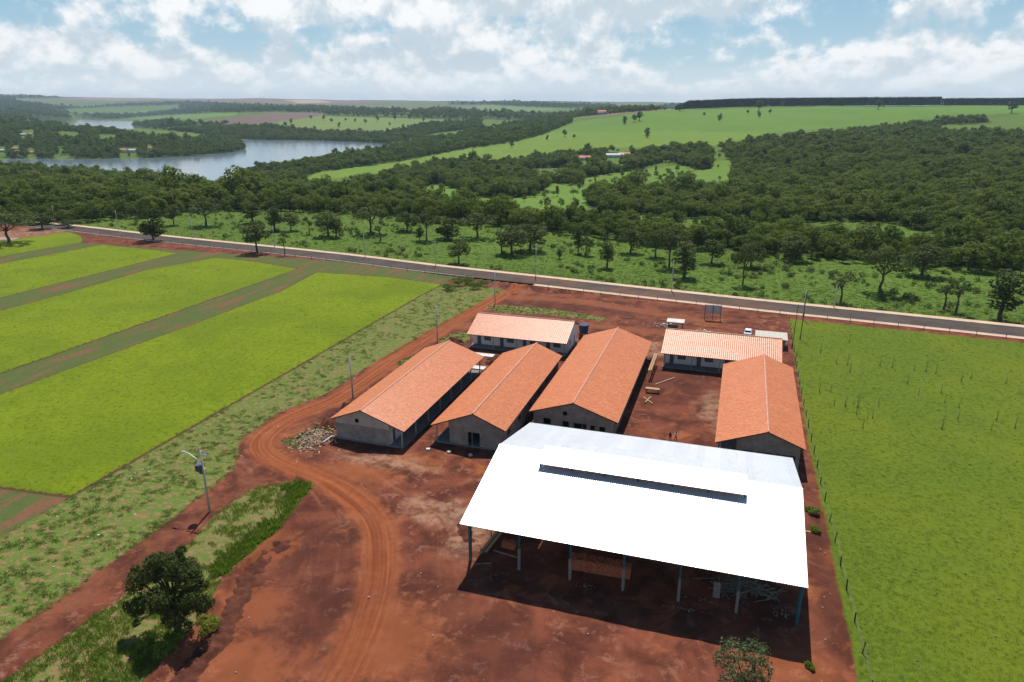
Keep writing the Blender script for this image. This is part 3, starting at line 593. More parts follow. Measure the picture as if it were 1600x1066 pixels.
    for s in (-1, 1):
        for j in range(9):
            off = 0.4+j*1.7 if j < 8 else 13.9
            if off < 2.3: off = 2.7
            y = HYR+s*off; z = HR-off*SL-0.10
            MB().box(((HX0+HX1)/2, y, z), (HX1-HX0-0.3, 0.07, 0.14)).build('purlin', M['steel'], t)
    return t
build_hall()

# ------------------------------------------------------------------ tiled houses
def wall_mb(mb, o, sd, nd, L, tops, ops, th=0.16):
    """wall along sd from o; outer face at o, thickness towards nd; tops = [(s, z)], ops = [(s0, s1, z0, z1)]"""
    o, sd, nd = Vector(o), Vector(sd), Vector(nd); ts, tz = [p[0] for p in tops], [p[1] for p in tops]
    top = lambda s: float(np.interp(s, ts, tz))
    pt = lambda s, z, d=0.0: o+sd*s+nd*d+Vector((0, 0, z))
    br = sorted(set([0.0, L]+[s for s in ts if 0 < s < L]+[q for op in ops for q in op[:2]]))
    for a, b in zip(br, br[1:]):
        cur = [0.0]; m = (a+b)/2
        for s0, s1, z0, z1 in sorted([op for op in ops if op[0] <= m <= op[1]], key=lambda q: q[2]): cur += [z0, z1]
        cur.append(None)
        for lo, hi in zip(cur[::2], cur[1::2]):
            ha, hb = (top(a), top(b)) if hi is None else (hi, hi)
            if ha-lo < 1e-3 and hb-lo < 1e-3: continue
            mb.face([pt(a, lo), pt(b, lo), pt(b, hb), pt(a, ha)]); mb.face([pt(b, lo, th), pt(a, lo, th), pt(a, ha, th), pt(b, hb, th)])
        mb.face([pt(a, top(a)), pt(b, top(b)), pt(b, top(b), th), pt(a, top(a), th)])
    for s in (0.0, L): mb.face([pt(s, 0), pt(s, top(s)), pt(s, top(s), th), pt(s, 0, th)])
    for s0, s1, z0, z1 in ops:
        for a, b in (((s0, z0), (s0, z1)), ((s0, z1), (s1, z1)), ((s1, z1), (s1, z0)), ((s1, z0), (s0, z0))):
            mb.face([pt(*a), pt(*b), pt(*b, th), pt(*a, th)])
def tile_slope(o, along, down, L, D, lift):
    """corrugated clay tile courses; returns a mesh with one random value per tile"""
    o, along, down, up = (np.array(v, float) for v in (o, along, down, lift)); cw, ch = 0.40, 0.41
    nc = int(round(L/cw)); cw = L/nc; nr = int(round(D/ch)); ch = D/nr
    prof = [(0.0, 0.004), (0.09, 0.042), (0.5, 0.054), (0.91, 0.042)]; xs = np.array([(i+a)*cw for i in range(nc) for a, _ in prof]+[L]); hs = np.array([h for _ in range(nc) for _, h in prof]+[0.0])
    n = len(xs); rows = []; jit = RNG.normal(0, 0.006, (nr, nc)); jit = np.concatenate([np.repeat(jit, 4, 1), jit[:, -1:]], 1)
    for r in range(nr):
        for e, (dd, hh) in enumerate(((r*ch, 0.0), ((r+1)*ch+0.03, 0.016))):
            rows.append(o+along*xs[:, None]+down*dd+up*(hs+hh+jit[r])[:, None])
    V = np.concatenate(rows); F = []; i = np.arange(n-1)
    for r in range(nr):
        a = 2*r*n; F.append(np.stack([a+i, a+i+1, a+n+i+1, a+n+i], 1))
        if r < nr-1: F.append(np.stack([a+n+i, a+n+i+1, a+2*n+i+1, a+2*n+i], 1))
    F = np.concatenate(F); me = mesh_np('tile_courses', V, F, [M['tile']])
    rnd = RNG.random((nr, nc)); R2 = np.repeat(rnd, 4, 1); fa = []
    for r in range(nr):
        fa.append(R2[r])
        if r < nr-1: fa.append(R2[r])
    at = me.attributes.new('tile_rand', 'FLOAT', 'FACE'); at.data.foreach_set('value', np.concatenate(fa).astype(np.float32))
    return me
def house(name, label, loc, rz, L, wl, hl, wr, hr, ridge, front_ops, back_ops, side, wallm, verandah=2.5, upper=None, endm=None):
    """local: x across with the ridge at 0, verandah on +x, y along 0..L"""
    t = thing(name, label, 'house', loc, rz, 'tiled school buildings')
    xl, xr = -(wl-0.6), wr-verandah-0.6; y0, y1 = 0.55, L-0.55
    zr = lambda x: (ridge+(x/wl)*(ridge-hl) if x < 0 else ridge-(x/wr)*(ridge-hr))-0.10
    Wd = xr-xl
    tops = [(0, zr(xl)), (-xl, zr(0)), (Wd, zr(xr))]
    fl = MB(); x1 = wr-0.45 if verandah > 0.3 else xr+0.1
    fl.box(((xl+x1)/2-0.05, L/2, 0.09), (x1-xl+0.2, L-0.7, 0.18)).build('floor_slab', M['concrete'], t)
    for ops, y, nd, nm in ((front_ops, y0, (0, 1, 0), 'gable_wall'), (back_ops, y1, (0, -1, 0), 'gable_wall')):
        mb = MB(); wall_mb(mb, (xl, y, 0.18), (1, 0, 0), nd, Wd, [(s, z-0.18) for s, z in tops], ops)
        w = mb.build(nm, (endm or wallm) if y == y1 else wallm, t)
        for s0, s1, z0, z1 in ops:
            f = MB(); yy = y+nd[1]*0.08
            for a, b in (((s0, z0), (s0, z1)), ((s0, z1), (s1, z1)), ((s1, z1), (s1, z0)), ((s1, z0), (s0, z0))):
                f.bar((xl+a[0], yy, a[1]+0.18), (xl+b[0], yy, b[1]+0.18), 0.05, 0.06)
            if s1-s0 > 1.7: f.bar((xl+s0+(s1-s0)*0.66, yy, z0+0.18), (xl+s0+(s1-s0)*0.66, yy, z1+0.18), 0.12, 0.1)
            f.build('opening_frame', M['grey_timber'], w)
        if upper and y == y0:
            u = MB(); h0 = upper; pts = [(xl+0.02, h0), (xr-0.02, h0), (xr-0.02, zr(xr)-0.02), (0, zr(0)-0.02), (xl+0.02, zr(xl)-0.02)]
            hole = [op for op in ops if op[2] > 2.3]
            # pale finished coat on the upper gable, split round the vent
            if hole:
                s0, s1, z0, z1 = hole[0]; mb = MB(); wall_mb(mb, (xl+0.01, y-0.012, h0), (1, 0, 0), (0, 1, 0), Wd-0.02, [(s, z-h0-0.03) for s, z in tops], [(s0, s1, z0+0.18-h0, z1+0.18-h0)], 0.009); mb.build('upper_coat', M['render_pale'], w)
    lw = y1-y0-0.32
    for x, nd, nm, rev in ((xl, (1, 0, 0), 'side_wall', False), (xr, (-1, 0, 0), 'verandah_wall', True)):
        ops = []
        k = max(3, int(lw/5.2))
        for i in range(k):
            s = lw*(i+0.5)/k
            if rev: ops += [(s-1.9, s-1.0, 0.0, 2.15), (s-0.3, s+1.4, 1.0, 2.15)]
            else: ops += [(s-0.9, s+0.9, 1.3, 2.2)]
        mb = MB(); h = zr(x)-0.18; wall_mb(mb, (x, y0+0.16, 0.18), (0, 1, 0), nd, lw, [(0, h), (lw, h)], ops); w = mb.build(nm, wallm if not rev else side, t)
        for s0, s1, z0, z1 in ops:
            d = MB(); d.box((x+nd[0]*0.09, y0+0.16+(s0+s1)/2, 0.18+(z0+z1)/2), (0.04, s1-s0-0.02, z1-z0-0.02)); d.build('door' if z0 == 0 else 'window_leaf', M['door'] if rev else M['black'], w)  # near-black infill on side walls paints the dark of open windows
    part = MB()
    for i in range(1, 4): part.box(((xl+xr)/2, y0+(y1-y0)*i/4, 1.6), (Wd-0.35, 0.14, 2.8))
    part.build('partition_wall', wallm, t)
    if verandah > 0.3:
        xp = wr-0.75; k = max(3, int(L/5.0)); beam_z = zr(xp)-0.13
        for i in range(k+1):
            y = y0+0.12+(y1-y0-0.24)*i/k; MB().box((xp, y, 0.18+(beam_z-0.18)/2), (0.18, 0.18, beam_z-0.18)).build('verandah_post', M['render_pale'], t)
        MB().box((xp, L/2, beam_z+0.02), (0.16, L-0.9, 0.2)).build('verandah_beam', M['grey_timber'], t)
    # roof: added light-blocking underlay with fascia, then tiles on each slope, then the ridge
    dk = MB()
    for x, z in ((-wl, hl), (wr, hr)):
        dk.face([(0, 0.06, ridge-0.05), (0, L-0.06, ridge-0.05), (x*0.99, L-0.06, z-0.05), (x*0.99, 0.06, z-0.05)]); dk.face([(0, 0.06, ridge-0.09), (x*0.99, 0.06, z-0.09), (x*0.99, L-0.06, z-0.09), (0, L-0.06, ridge-0.09)])
        dk.box((x*0.985, L/2, z-0.1), (0.05, L-0.14, 0.12))
        for yy in (0.05, L-0.05): dk.bar((0, yy, ridge-0.09), (x*0.985, yy, z-0.09), 0.05, 0.12)
    roof = dk.build('roof', M['dark_timber'], t)
    for x, z in ((-wl, hl), (wr, hr)):
        D = math.hypot(x, ridge-z); dn = (x/D, 0, (z-ridge)/D); up = (math.copysign((ridge-z)/D, x), 0, abs(x)/D)
        if x > 0: me = tile_slope((0, L, ridge-0.03), (0, -1, 0), dn, L, D, up)
        else: me = tile_slope((0, 0, ridge-0.03), (0, 1, 0), dn, L, D, up)
        link('tile_courses', me, roof, kind='stuff')
    rc = MB(); nseg = int(L/0.42)
    for i in range(nseg):
        a, b = i*L/nseg, (i+1)*L/nseg+0.04; rc.cyl((0, a, ridge+0.0), (0, b, ridge+0.02), 0.15, 0.17, 8, cap=False)
    rc.build('ridge_tiles', simple('ridge_tile', (0.60, 0.30, 0.20), 0.6, vary=0.2, scale=2.0) if 'ridge_tile' not in bpy.data.materials else bpy.data.materials['ridge_tile'], roof, kind='stuff')
    return t
ren = M['render']
# near gable openings: (start, end, sill, head) measured from the left corner of the wall
house('tiled_school_building', 'orange tiled long building with plain grey gable and one small vent, beside the rubble heap', (-54.7, 91.2, 0), 0, 37.1, 5.6, 3.65, 7.6, 3.2, 5.85, [(3.6, 4.3, 3.15, 3.8)], [(3.6, 4.4, 3.2, 3.8)], M['white_wall'], ren, 2.3, upper=2.85)
hb = house('tiled_school_building', 'orange tiled building with wide doorway in its grey gable, second from rubble heap', (-36.95, 95.0, 0), 0, 36.7, 5.45, 3.85, 7.25, 3.1, 6.05, [(3.9, 5.9, 0.0, 2.35)], [(3.9, 5.0, 0.0, 2.3)], M['render'], ren, 2.4)
hb.scale = (-1, 1, 1)
house('tiled_school_building', 'widest orange tiled building with a row of dark windows in its grey gable', (-22.95, 104.2, 0), 0, 43.3, 7.4, 3.5, 7.5, 3.45, 5.95, [(1.7, 3.0, 1.1, 2.2), (5.0, 6.1, 1.0, 2.1), (6.9, 9.1, 0.3, 2.0), (9.7, 10.5, 0.9, 1.95), (11.2, 12.2, 0.9, 1.95), (5.0, 5.75, 3.1, 3.8)], [(2, 3.2, 1, 2.1), (9, 10.2, 1, 2.1)], M['render'], ren, 0.3)
hb = house('tiled_school_building', 'orange tiled building beside the fence and green lawn, gable partly behind the hall', (7.15, 102.0, 0), 0, 36.0, 5.4, 4.1, 7.35, 3.4, 6.2, [(0.6, 3.4, 0.2, 2.35), (3.7, 6.2, 0.9, 2.35), (6.5, 8.2, 0.2, 2.35)], [(3, 4, 1, 2.1)], M['render'], ren, 2.6)
hb.scale = (-1, 1, 1)
house('tiled_school_building', 'pale pinkish tiled building with white walls and blue water tank behind it', (-55.9, 148.5, 0), -math.pi/2, 23.1, 5.5, 4.05, 7.5, 3.3, 6.2, [(4, 5, 1, 2.1)], [(2.2, 2.9, 0.0, 2.1), (6.2, 6.9, 1.2, 2.0)], M['white_wall'], M['white_wall'], 2.3, endm=M['white_wall'])
house('tiled_school_building', 'pale pinkish tiled building closing the far end of the bare red courtyard', (-12.8, 149.3, 0), -math.pi/2, 23.7, 5.5, 4.05, 8.1, 3.3, 6.2, [(4, 5, 1, 2.1)], [(4, 5, 1, 2.1)], M['white_wall'], ren, 2.6)

# ------------------------------------------------------------------ poles, cables, fences
def catenary(a, b, sag, r, n=12):
    mb = MB(); a, b = Vector(a), Vector(b); pts = [a.lerp(b, i/n)-Vector((0, 0, sag*4*(i/n)*(1-i/n))) for i in range(n+1)]
    for p, q in zip(pts, pts[1:]): mb.cyl(p, q, r, n=4, cap=False)
    return mb
def utility_pole(x, y, h, label, rz=0.0, arm=True, transformer=False, lamp=False, group='concrete utility poles'):
    t = thing('utility_pole', label, 'pole', (x, y, 0), rz, group)
    MB().cyl((0, 0, -0.1), (0, 0, h), 0.16, 0.095, 10).build('shaft', M['pole'], t, True)
    if arm:
        MB().box((0, 0.16, h-0.35), (1.9, 0.09, 0.11)).build('crossarm', M['grey_timber'], t)
        for dx in (-0.85, 0.15, 0.85): MB().cyl((dx, 0.16, h-0.3), (dx, 0.16, h-0.08), 0.05, 0.035, 6).build('insulator', M['white'], t)
    for i in range(3): MB().cyl((0.17, 0, h-1.5-i*0.25), (0.24, 0, h-1.5-i*0.25), 0.045, n=6).build('cable_rack', M['metal'], t)
    if lamp:
        lm = MB(); pts = [(-0.1, 0, h-2.1), (-0.9, 0, h-1.3), (-1.9, 0, h-0.75), (-2.5, 0, h-0.62)]
        for p, q in zip(pts, pts[1:]): lm.cyl(p, q, 0.045, n=6)
        a = lm.build('lamp_arm', M['metal'], t); MB().box((-2.75, 0, h-0.6), (0.6, 0.24, 0.12)).build('lamp_head', M['metal'], a)
    if transformer:
        tb = MB().cyl((-0.62, 0, h-3.05), (-0.62, 0, h-2.15), 0.42, n=14)
        for i in range(12): an = i*math.pi/6; tb.box((-0.62+0.46*math.cos(an), 0.46*math.sin(an), h-2.6), (0.1, 0.03, 0.7), Matrix.Rotation(an, 3, 'Z'))
        a = tb.build('transformer', M['trans'], t)
        for dx in (-0.85, -0.62, -0.4): MB().cyl((dx, 0.05, h-2.15), (dx, 0.05, h-1.85), 0.06, 0.04, 6).build('bushing', M['white'], a)
        MB().box((-0.35, 0, h-3.3), (0.5, 0.35, 0.3)).build('fuse_box', M['trans'], t)
        MB().box((0.5, 0.1, h-0.6), (0.5, 0.2, 0.18)).build('fuse_bracket', M['white'], t)
    return t
TP = [(-64.2, 66.8, 9.2), (-64.9, 106.1, 8.7), (-63.8, 142.6, 8.6), (-62.0, 178.2, 9.0)]
TL = ['concrete pole with grey transformer and curved lamp arm beside the leafy tree', 'concrete pole between the orange track and the first tiled house', 'concrete pole with crossarm near the pale tiled building corner', 'concrete pole at the track junction nearest the road']
for i, ((x, y, h), l) in enumerate(zip(TP, TL)): utility_pole(x, y, h, l, 0.0, True, i == 0, i == 0)
RP = [(-303.1, 249.2, 8.2), (-258.9, 242.4, 8.9), (-213.7, 236.0, 8.9), (-170, 230.0, 8.2), (-127.3, 223.6, 8.6), (-97.3, 218.4, 8.6), (-60.4, 213.6, 10.6), (-17.0, 207.6, 9.2), (26.7, 202.6, 6.3)]
ORD = ['first', 'second', 'third', 'fourth', 'fifth', 'sixth', 'seventh', 'eighth', 'ninth', 'tenth', 'eleventh', 'twelfth', 'thirteenth', 'fourteenth', 'fifteenth', 'sixteenth', 'seventeenth', 'eighteenth', 'nineteenth', 'twentieth']
for i, (x, y, h) in enumerate(RP): utility_pole(x, y, h, f'concrete roadside pole on the far pavement, {ORD[i]} from the lake end', R(6), i in (4, 5, 6), False, False)
utility_pole(17.9, 187.8, 7.8, 'slim concrete pole at the lawn corner beside the road', 0, False)
cm = M['wire']
for i in range(3):
    (x0, y0, h0), (x1, y1, h1) = TP[i], TP[i+1]
    for dx in (-0.85, 0.85): catenary((x0+dx, y0+0.16, h0-0.1), (x1+dx, y1+0.16, h1-0.1), 0.6, 0.012).build('overhead_cable', cm, label=f'thin overhead cable between the {ORD[i]} and {ORD[i+1]} pole along the orange track', cat='cable', group=f'overhead cables span {i}')
for i in range(8):
    (x0, y0, h0), (x1, y1, h1) = RP[i], RP[i+1]; catenary((x0, y0, h0-0.3), (x1, y1, h1-0.3), 0.7, 0.012).build('overhead_cable', cm, label=f'thin overhead cable between the {ORD[i]} and {ORD[i+1]} roadside pole', cat='cable', group='roadside overhead cables')
for x, y, h, l in ((14.1, 162.7, 10.4, 'thin dark timber mast beside the cream roofed shed'), (16.3, 170.7, 11.4, 'tall thin dark timber mast in the lawn near the road')):
    t = thing('timber_mast', l, 'mast', (x, y, 0), 0, 'thin timber masts'); MB().cyl((0, 0, -0.1), (0.15, 0.05, h), 0.11, 0.05, 8).build('shaft', M['dark_timber'], t)
    MB().box((0.1, 0, h*0.93), (0.5, 0.05, 0.06)).build('crosspiece', M['dark_timber'], t); MB().cyl((0, 0, 0), (0, 0, 0.45), 0.22, 0.12, 8).build('footing', M['dark_timber'], t)
def fence(label, line, spacing, h, mat, r=0.07):
    P = np.array(line); seg = np.hypot(*np.diff(P, axis=0).T); cum = np.concatenate([[0], np.cumsum(seg)]); n = int(cum[-1]/spacing)
    t = thing('wire_fence', label, 'fence', (P[0][0], P[0][1], 0)); ms = [MB().cyl((0, 0, -0.2), (RNG.normal(0, 0.05), RNG.normal(0, 0.05), h*q), r, r*0.8, 6).mesh('post', mat) for q in (0.9, 1.0, 1.12)]; pp = []
    for i in range(n+1):
        s = i*spacing+(RNG.uniform(-0.4, 0.4) if 0 < i < n else 0); x, y = np.interp(s, cum, P[:, 0]), np.interp(s, cum, P[:, 1]); pp.append((x-P[0][0], y-P[0][1]))
        o = link('post', ms[int(RNG.integers(3))], t); o.location = (pp[-1][0], pp[-1][1], float(terrain(x, y)) if math.hypot(x, y) > 240 else 0); o.rotation_euler = (0, 0, RNG.uniform(0, 6))
    for z in (0.35, 0.7, 1.05):
        mb = MB()
        for a, b in zip(pp, pp[1:]): mb.cyl((*a, z*h/1.25), (*b, z*h/1.25), 0.006, n=3, cap=False)
        mb.build('wire', cm, t)
def offset_line(line, off):
    P = np.array(line); T = np.gradient(P, axis=0); T /= np.linalg.norm(T, axis=1)[:, None]; return P+np.stack([T[:, 1], -T[:, 0]], 1)*off
fence('wire fence of dark timber posts between the red yard and the green lawn', [(16.4, 50), (15.6, 75), (14.9, 100), (14.5, 130), (14.4, 160), (14.6, 187)], 5.0, 1.3, M['dark_timber'], 0.08)
fence('wire fence of slim posts along the near pavement from junction to lawn', [tuple(p) for p in offset_line(SOUTH, 7.2) if p[0] < 105], 5.5, 1.25, M['dark_timber'])
fence('wire fence of slim posts along the pasture side of the road', [tuple(p) for p in offset_line([q for q in ROAD_C if -300 < q[0] < 130], -8.4)], 6.0, 1.25, M['dark_timber'])
fence('wire fence of slim posts between the turf plots and the road', [tuple(p) for p in offset_line([q for q in ROAD_C if -260 < q[0] < -76], 6.2)], 7.0, 1.25, M['dark_timber'])

# ------------------------------------------------------------------ small yard things
def planks(mb, c, n, spread, ln, seed, zmax=0.3, flat=0.15):
    r = random.Random(seed)
    for _ in range(n):
        L = r.uniform(*ln); M3 = Matrix.Rotation(r.uniform(0, 6.28), 3, 'Z') @ Matrix.Rotation(r.uniform(-flat, flat), 3, 'Y')
        x, y = r.gauss(0, spread[0]), r.gauss(0, spread[1]); q = max(0.05, 1-(x/spread[0])**2*0.3-(y/spread[1])**2*0.3)
        mb.box((c[0]+x, c[1]+y, r.uniform(0.03, zmax)*q+0.03), (L, r.uniform(0.06, 0.22), r.uniform(0.03, 0.07)), M3)
def chunks(mb, c, n, spread, sz, seed, zmax=0.3):
    r = random.Random(seed)
    for _ in range(n):
        M3 = Matrix.Rotation(r.uniform(0, 6.28), 3, 'Z') @ Matrix.Rotation(r.uniform(-0.6, 0.6), 3, 'X'); s = r.uniform(*sz)
        mb.box((c[0]+r.gauss(0, spread[0]), c[1]+r.gauss(0, spread[1]), r.uniform(0.0, zmax)), (s, s*r.uniform(0.5, 1), s*r.uniform(0.3, 0.8)), M3)
t = thing('rubble_heap', 'heap of broken planks and pale rubble beside the first tiled house', 'rubble', (-63.2, 90.2, 0))
a = MB(); planks(a, (0, 0, 0), 240, (1.3, 2.2), (0.3, 1.3), 1, 0.4, 0.4); a.build('broken_planks', M['stone'], t, kind='stuff')
a = MB(); chunks(a, (0, 0, 0), 220, (1.6, 2.4), (0.12, 0.4), 2, 0.45); a.build('broken_masonry', M['stone'], t, kind='stuff')
a = MB(); chunks(a, (0.5, 0.3, 0), 60, (1.3, 1.8), (0.2, 0.5), 3, 0.4); a.build('dark_scraps', M['grey_timber'], t, kind='stuff')
a = MB().bar((2.3, -0.6, 0.1), (2.9, 1.2, 0.5), 0.16, 0.08); a.build('pale_board', M['white'], t)
def soil_mound(label, pts, r, h, seed):
    """lumpy spoil heap built along a line"""
    P = np.array(smooth_line(pts, 4)); lo, hi = P.min(0)-r*1.5, P.max(0)+r*1.5; nx, ny = int((hi[0]-lo[0])/0.22), int((hi[1]-lo[1])/0.22)
    X, Y = np.meshgrid(np.linspace(lo[0], hi[0], nx), np.linspace(lo[1], hi[1], ny)); d = linedist(X.ravel(), Y.ravel(), [tuple(p) for p in P])[0].reshape(X.shape)
    d = d+(fbm(X/1.3, Y/1.3, seed+3, 3)-0.5)*r*1.3; Z = h*np.clip(1-(d/r)**2, -0.3, 1)*(0.1+1.7*fbm(X/0.9, Y/0.9, seed, 4)**1.4)+(fbm(X/0.45, Y/0.45, seed+7, 2)-0.5)*0.22-0.10
    V = np.stack([X, Y, Z], -1).reshape(-1, 3); i = np.arange(ny-1)[:, None]*nx; j = np.arange(nx-1)[None]; F = np.stack([i+j, i+j+1, i+nx+j+1, i+nx+j], -1).reshape(-1, 4)
    zz = V[:, 2][F].max(1); F = F[zz > -0.1]; link('soil_mound', mesh_np('soil_mound', V, F, [M['soil']], True), label=label, cat='soil', group='dark spoil heaps')
soil_mound('long dark soil berm standing in for the shaded bank between the orange track and the first tiled house', [(-63.4, 96), (-63.1, 108), (-62.7, 120), (-62.3, 128)], 1.9, 1.3, 41)  # dark soil berm put in for shade on the cut bank
soil_mound('dark spoil heap behind the second tiled house in front of the pale one', [(-46.5, 133.5), (-43, 136), (-39, 137.3)], 2.6, 1.1, 42)
soil_mound('low dark spoil heap beside the corner of the pale tiled building', [(-60.5, 143.5), (-58.3, 140.2)], 2.3, 1.0, 43)
soil_mound('rough dark soil ridge along the edge of the grass bank', [(-50.6, 63), (-50.9, 58), (-48.6, 52), (-46.8, 46.5), (-46.2, 42)], 1.7, 0.55, 44)
soil_mound('churned dark soil near the left corner of the open hall', [(-29.0, 71.5), (-30.2, 74.5), (-29.4, 77)], 1.1, 0.45, 45)
t = thing('foundation_slab', 'pale concrete slab on the ground in front of the pale tiled building', 'slab', (-51.2, 137.4, 0)); MB().box((0, 0, 0.08), (6.0, 1.7, 0.16)).build('slab', M['litter'], t)
t = thing('foundation_slab', 'pale concrete slab behind the far verandah corner of the first tiled house', 'slab', (-49.0, 129.6, 0)); MB().box((0, 0, 0.08), (3.2, 1.8, 0.16)).build('slab', M['litter'], t)
# stacked bricks under the hall
def brick_stack(label, loc, L, Dp, Hh, seed, rz=0.0):
    t = thing('brick_stack', label, 'bricks', loc, rz, 'brick stacks'); r = random.Random(seed); mb = MB(); bl, bh, bd = 0.29, 0.19, 0.14
    for k in range(int(Hh/bh)):
        ins = 0.0 if k < Hh/bh-2 else r.uniform(0.1, 0.5)
        for i in range(int((L-2*ins)/bl)):
            for j in range(int(Dp/bd)):
                if 0 < i < int((L-2*ins)/bl)-1 and 0 < j < int(Dp/bd)-1 and k < int(Hh/bh)-2: continue
                if k >= int(Hh/bh)-1 and r.random() < 0.35: continue
                mb.box((-L/2+ins+bl*(i+0.5)+r.uniform(-.008, .008), -Dp/2+bd*(j+0.5)+r.uniform(-.01, .01), bh*(k+0.5)), (bl-0.012, bd-0.012, bh-0.012))
    mb.build('bricks', M['brick'], t, kind='stuff')
brick_stack('long low stack of orange hollow bricks under the hall roof', (-11.6, 70.3, 0), 7.4, 1.5, 1.55, 5, R(2))
brick_stack('small stepped stack of orange bricks behind the second hall column', (-23.2, 71.5, 0), 1.9, 0.9, 1.0, 6)
t = thing('timber_rack', 'pair of long pale boards leaning on a rack at the hall corner', 'boards', (-25.6, 70.0, 0))
for dx, z in ((0, 0.9), (0.75, 1.25)): MB().bar((dx-0.4, -1.6, z-0.3), (dx+0.6, 3.2, z+0.5), 0.34, 0.07).build('board', M['timber'], t)
for y in (-1.2, 2.6):
    for dx in (-0.4, 1.4): MB().box((dx, y, 0.5), (0.1, 0.1, 1.0)).build('trestle_leg', M['dark_timber'], t)
for p0, p1, l in (((-24.0, 67.6, 2.0), (-21.0, 67.5, 1.7), 'grey rail fixed across the second hall column'), ((-26.0, 66.9, 0.1), (-24.2, 67.6, 0.14), 'short grey board lying by the hall corner column')):
    MB().bar(p0, p1, 0.12, 0.12).build('timber_beam', M['grey_timber'], label=l, cat='beam')
t = thing('lumber_pile', 'pile of grey weathered lumber under the hall near its right end', 'lumber', (4.6, 71.8, 0)); a = MB(); planks(a, (0, 0, 0), 90, (1.5, 0.7), (1.6, 3.4), 8, 0.9, 0.12); a.build('planks', M['grey_timber'], t, kind='stuff')
t = thing('concrete_panel', 'grey concrete panel standing upright under the hall', 'panel', (1.6, 69.6, 0)); MB().box((0, 0, 0.95), (0.75, 0.1, 1.9), Matrix.Rotation(R(-8), 3, 'X')).build('panel', M['concrete'], t)
for x, y, n, s, l in ((-12.6, 66.9, 22, (0.8, 0.3), 'scatter of pale cement rubble at the third hall column'), (-1.2, 66.4, 22, (1.1, 0.2), 'scatter of pale cement rubble at the fifth hall column'), (0.6, 68.4, 24, (1.4, 0.2), 'pale rubble line beside the standing concrete panel'), (8.4, 69.2, 30, (0.5, 0.9), 'broken tile scraps beside the right hall columns')):
    a = MB(); chunks(a, (0, 0, 0), n, s, (0.06, 0.2), int(x*10) & 255, 0.1); o = a.build('rubble', M['grey_timber'], label=l, cat='rubble', kind='stuff'); o.location = (x, y, 0)
# courtyard timber
for p0, p1, l in (((-12.6, 131.4, 0.1), (-9.3, 136.2, 0.14), 'long pale plank lying on the red courtyard'), ((-13.9, 124.3, 0.1), (-11.9, 121.6, 0.16), 'crossed pale stick lying beside the widest tiled building'), ((-13.2, 121.6, 0.22), (-12.6, 124.6, 0.2), 'second crossed pale stick by the widest tiled building'), ((11.6, 86.2, 0.1), (13.4, 86.4, 0.14), 'short pale plank lying by the right edge of the hall roof')):
    MB().bar(p0, p1, 0.22, 0.06).build('loose_plank', M['timber'], label=l, cat='plank')
t = thing('work_table', 'rough timber work table beside the widest tiled building', 'table', (-12.6, 127.2, 0)); MB().box((0, 0, 0.85), (2.6, 0.9, 0.06)).build('table_top', M['timber'], t)
for dx in (-1.1, 1.1):
    for dy in (-0.35, 0.35): MB().box((dx, dy, 0.41), (0.09, 0.09, 0.82)).build('leg', M['dark_timber'], t)
t = thing('scaffold_platform', 'narrow timber scaffold along the far eave of the widest tiled building', 'scaffold', (-14.2, 138.5, 0))
for y in (-5, -1.7, 1.7, 5):
    for dx in (-0.5, 0.5): MB().box((dx, y, 1.1), (0.08, 0.08, 2.2)).build('upright', M['grey_timber'], t)
MB().box((0, 0, 2.2), (0.3, 10.6, 0.05)).build('deck_board', M['timber'], t); MB().box((0.38, 0, 2.21), (0.25, 10.2, 0.05)).build('deck_board', M['timber'], t)
for i, (px, py) in enumerate(((669, 703), (702, 707), (735, 712))):
    p = gpt(px, py); t = thing('cement_block', f'pale square block on the red ground, {ORD[i]} in the row before the second house', 'block', (p[0], p[1], 0)); MB().box((0, 0, 0.12), (0.6, 0.5, 0.24), Matrix.Rotation(0.3+i, 3, 'Z')).build('block', M['litter'], t)
# water tank
t = thing('water_tank', 'dark blue water tank on a brick plinth behind the pale tiled building', 'water tank', (-32.4, 156.6, 0))
mb = MB().cyl((0, 0, 1.25), (0, 0, 3.0), 1.02, 1.22, 20); mb.build('tank', M['tank'], t, False); MB().cyl((0, 0, 3.0), (0, 0, 3.12), 1.27, 1.2, 20).build('lid', M['tank'], t)
a = MB()
for i in range(8):
    an = i*math.pi/4; a.box((1.0*math.cos(an), 1.0*math.sin(an), 0.6), (0.3, 0.3, 1.2), Matrix.Rotation(an, 3, 'Z'))
a.build('brick_plinth', M['brick'], t); MB().cyl((0, 0, 1.2), (0, 0, 1.26), 1.25, n=16).build('plinth_slab', M['concrete'], t); MB().box((1.9, 0.1, 0.6), (0.3, 0.3, 1.2)).build('valve_post', M['dark_timber'], t)
# shed, stall, hoarding, car
t = thing('site_shed', 'small dark site shed with flat cream roof at the lawn corner', 'shed', (9.5, 163.6, 0))
mb = MB()
wall_mb(mb, (-3.0, -1.7, 0), (1, 0, 0), (0, 1, 0), 6.0, [(0, 2.25), (6, 2.25)], [(1.0, 1.9, 0, 2.0), (3.4, 4.6, 1.0, 1.8)]); wall_mb(mb, (-3.0, 1.7, 0), (1, 0, 0), (0, -1, 0), 6.0, [(0, 2.55), (6, 2.55)], [])
wall_mb(mb, (-3.0, -1.54, 0), (0, 1, 0), (1, 0, 0), 3.08, [(0, 2.27), (3.08, 2.53)], []); wall_mb(mb, (3.0, -1.54, 0), (0, 1, 0), (-1, 0, 0), 3.08, [(0, 2.27), (3.08, 2.53)], [])
mb.build('wall', M['grey_timber'], t); MB().box((-1.55, -1.6, 1.0), (0.86, 0.05, 1.96)).build('door', M['black'], t); MB().box((1.0, -1.6, 1.4), (1.16, 0.05, 0.76)).build('window', M['glass'], t)
n = 6
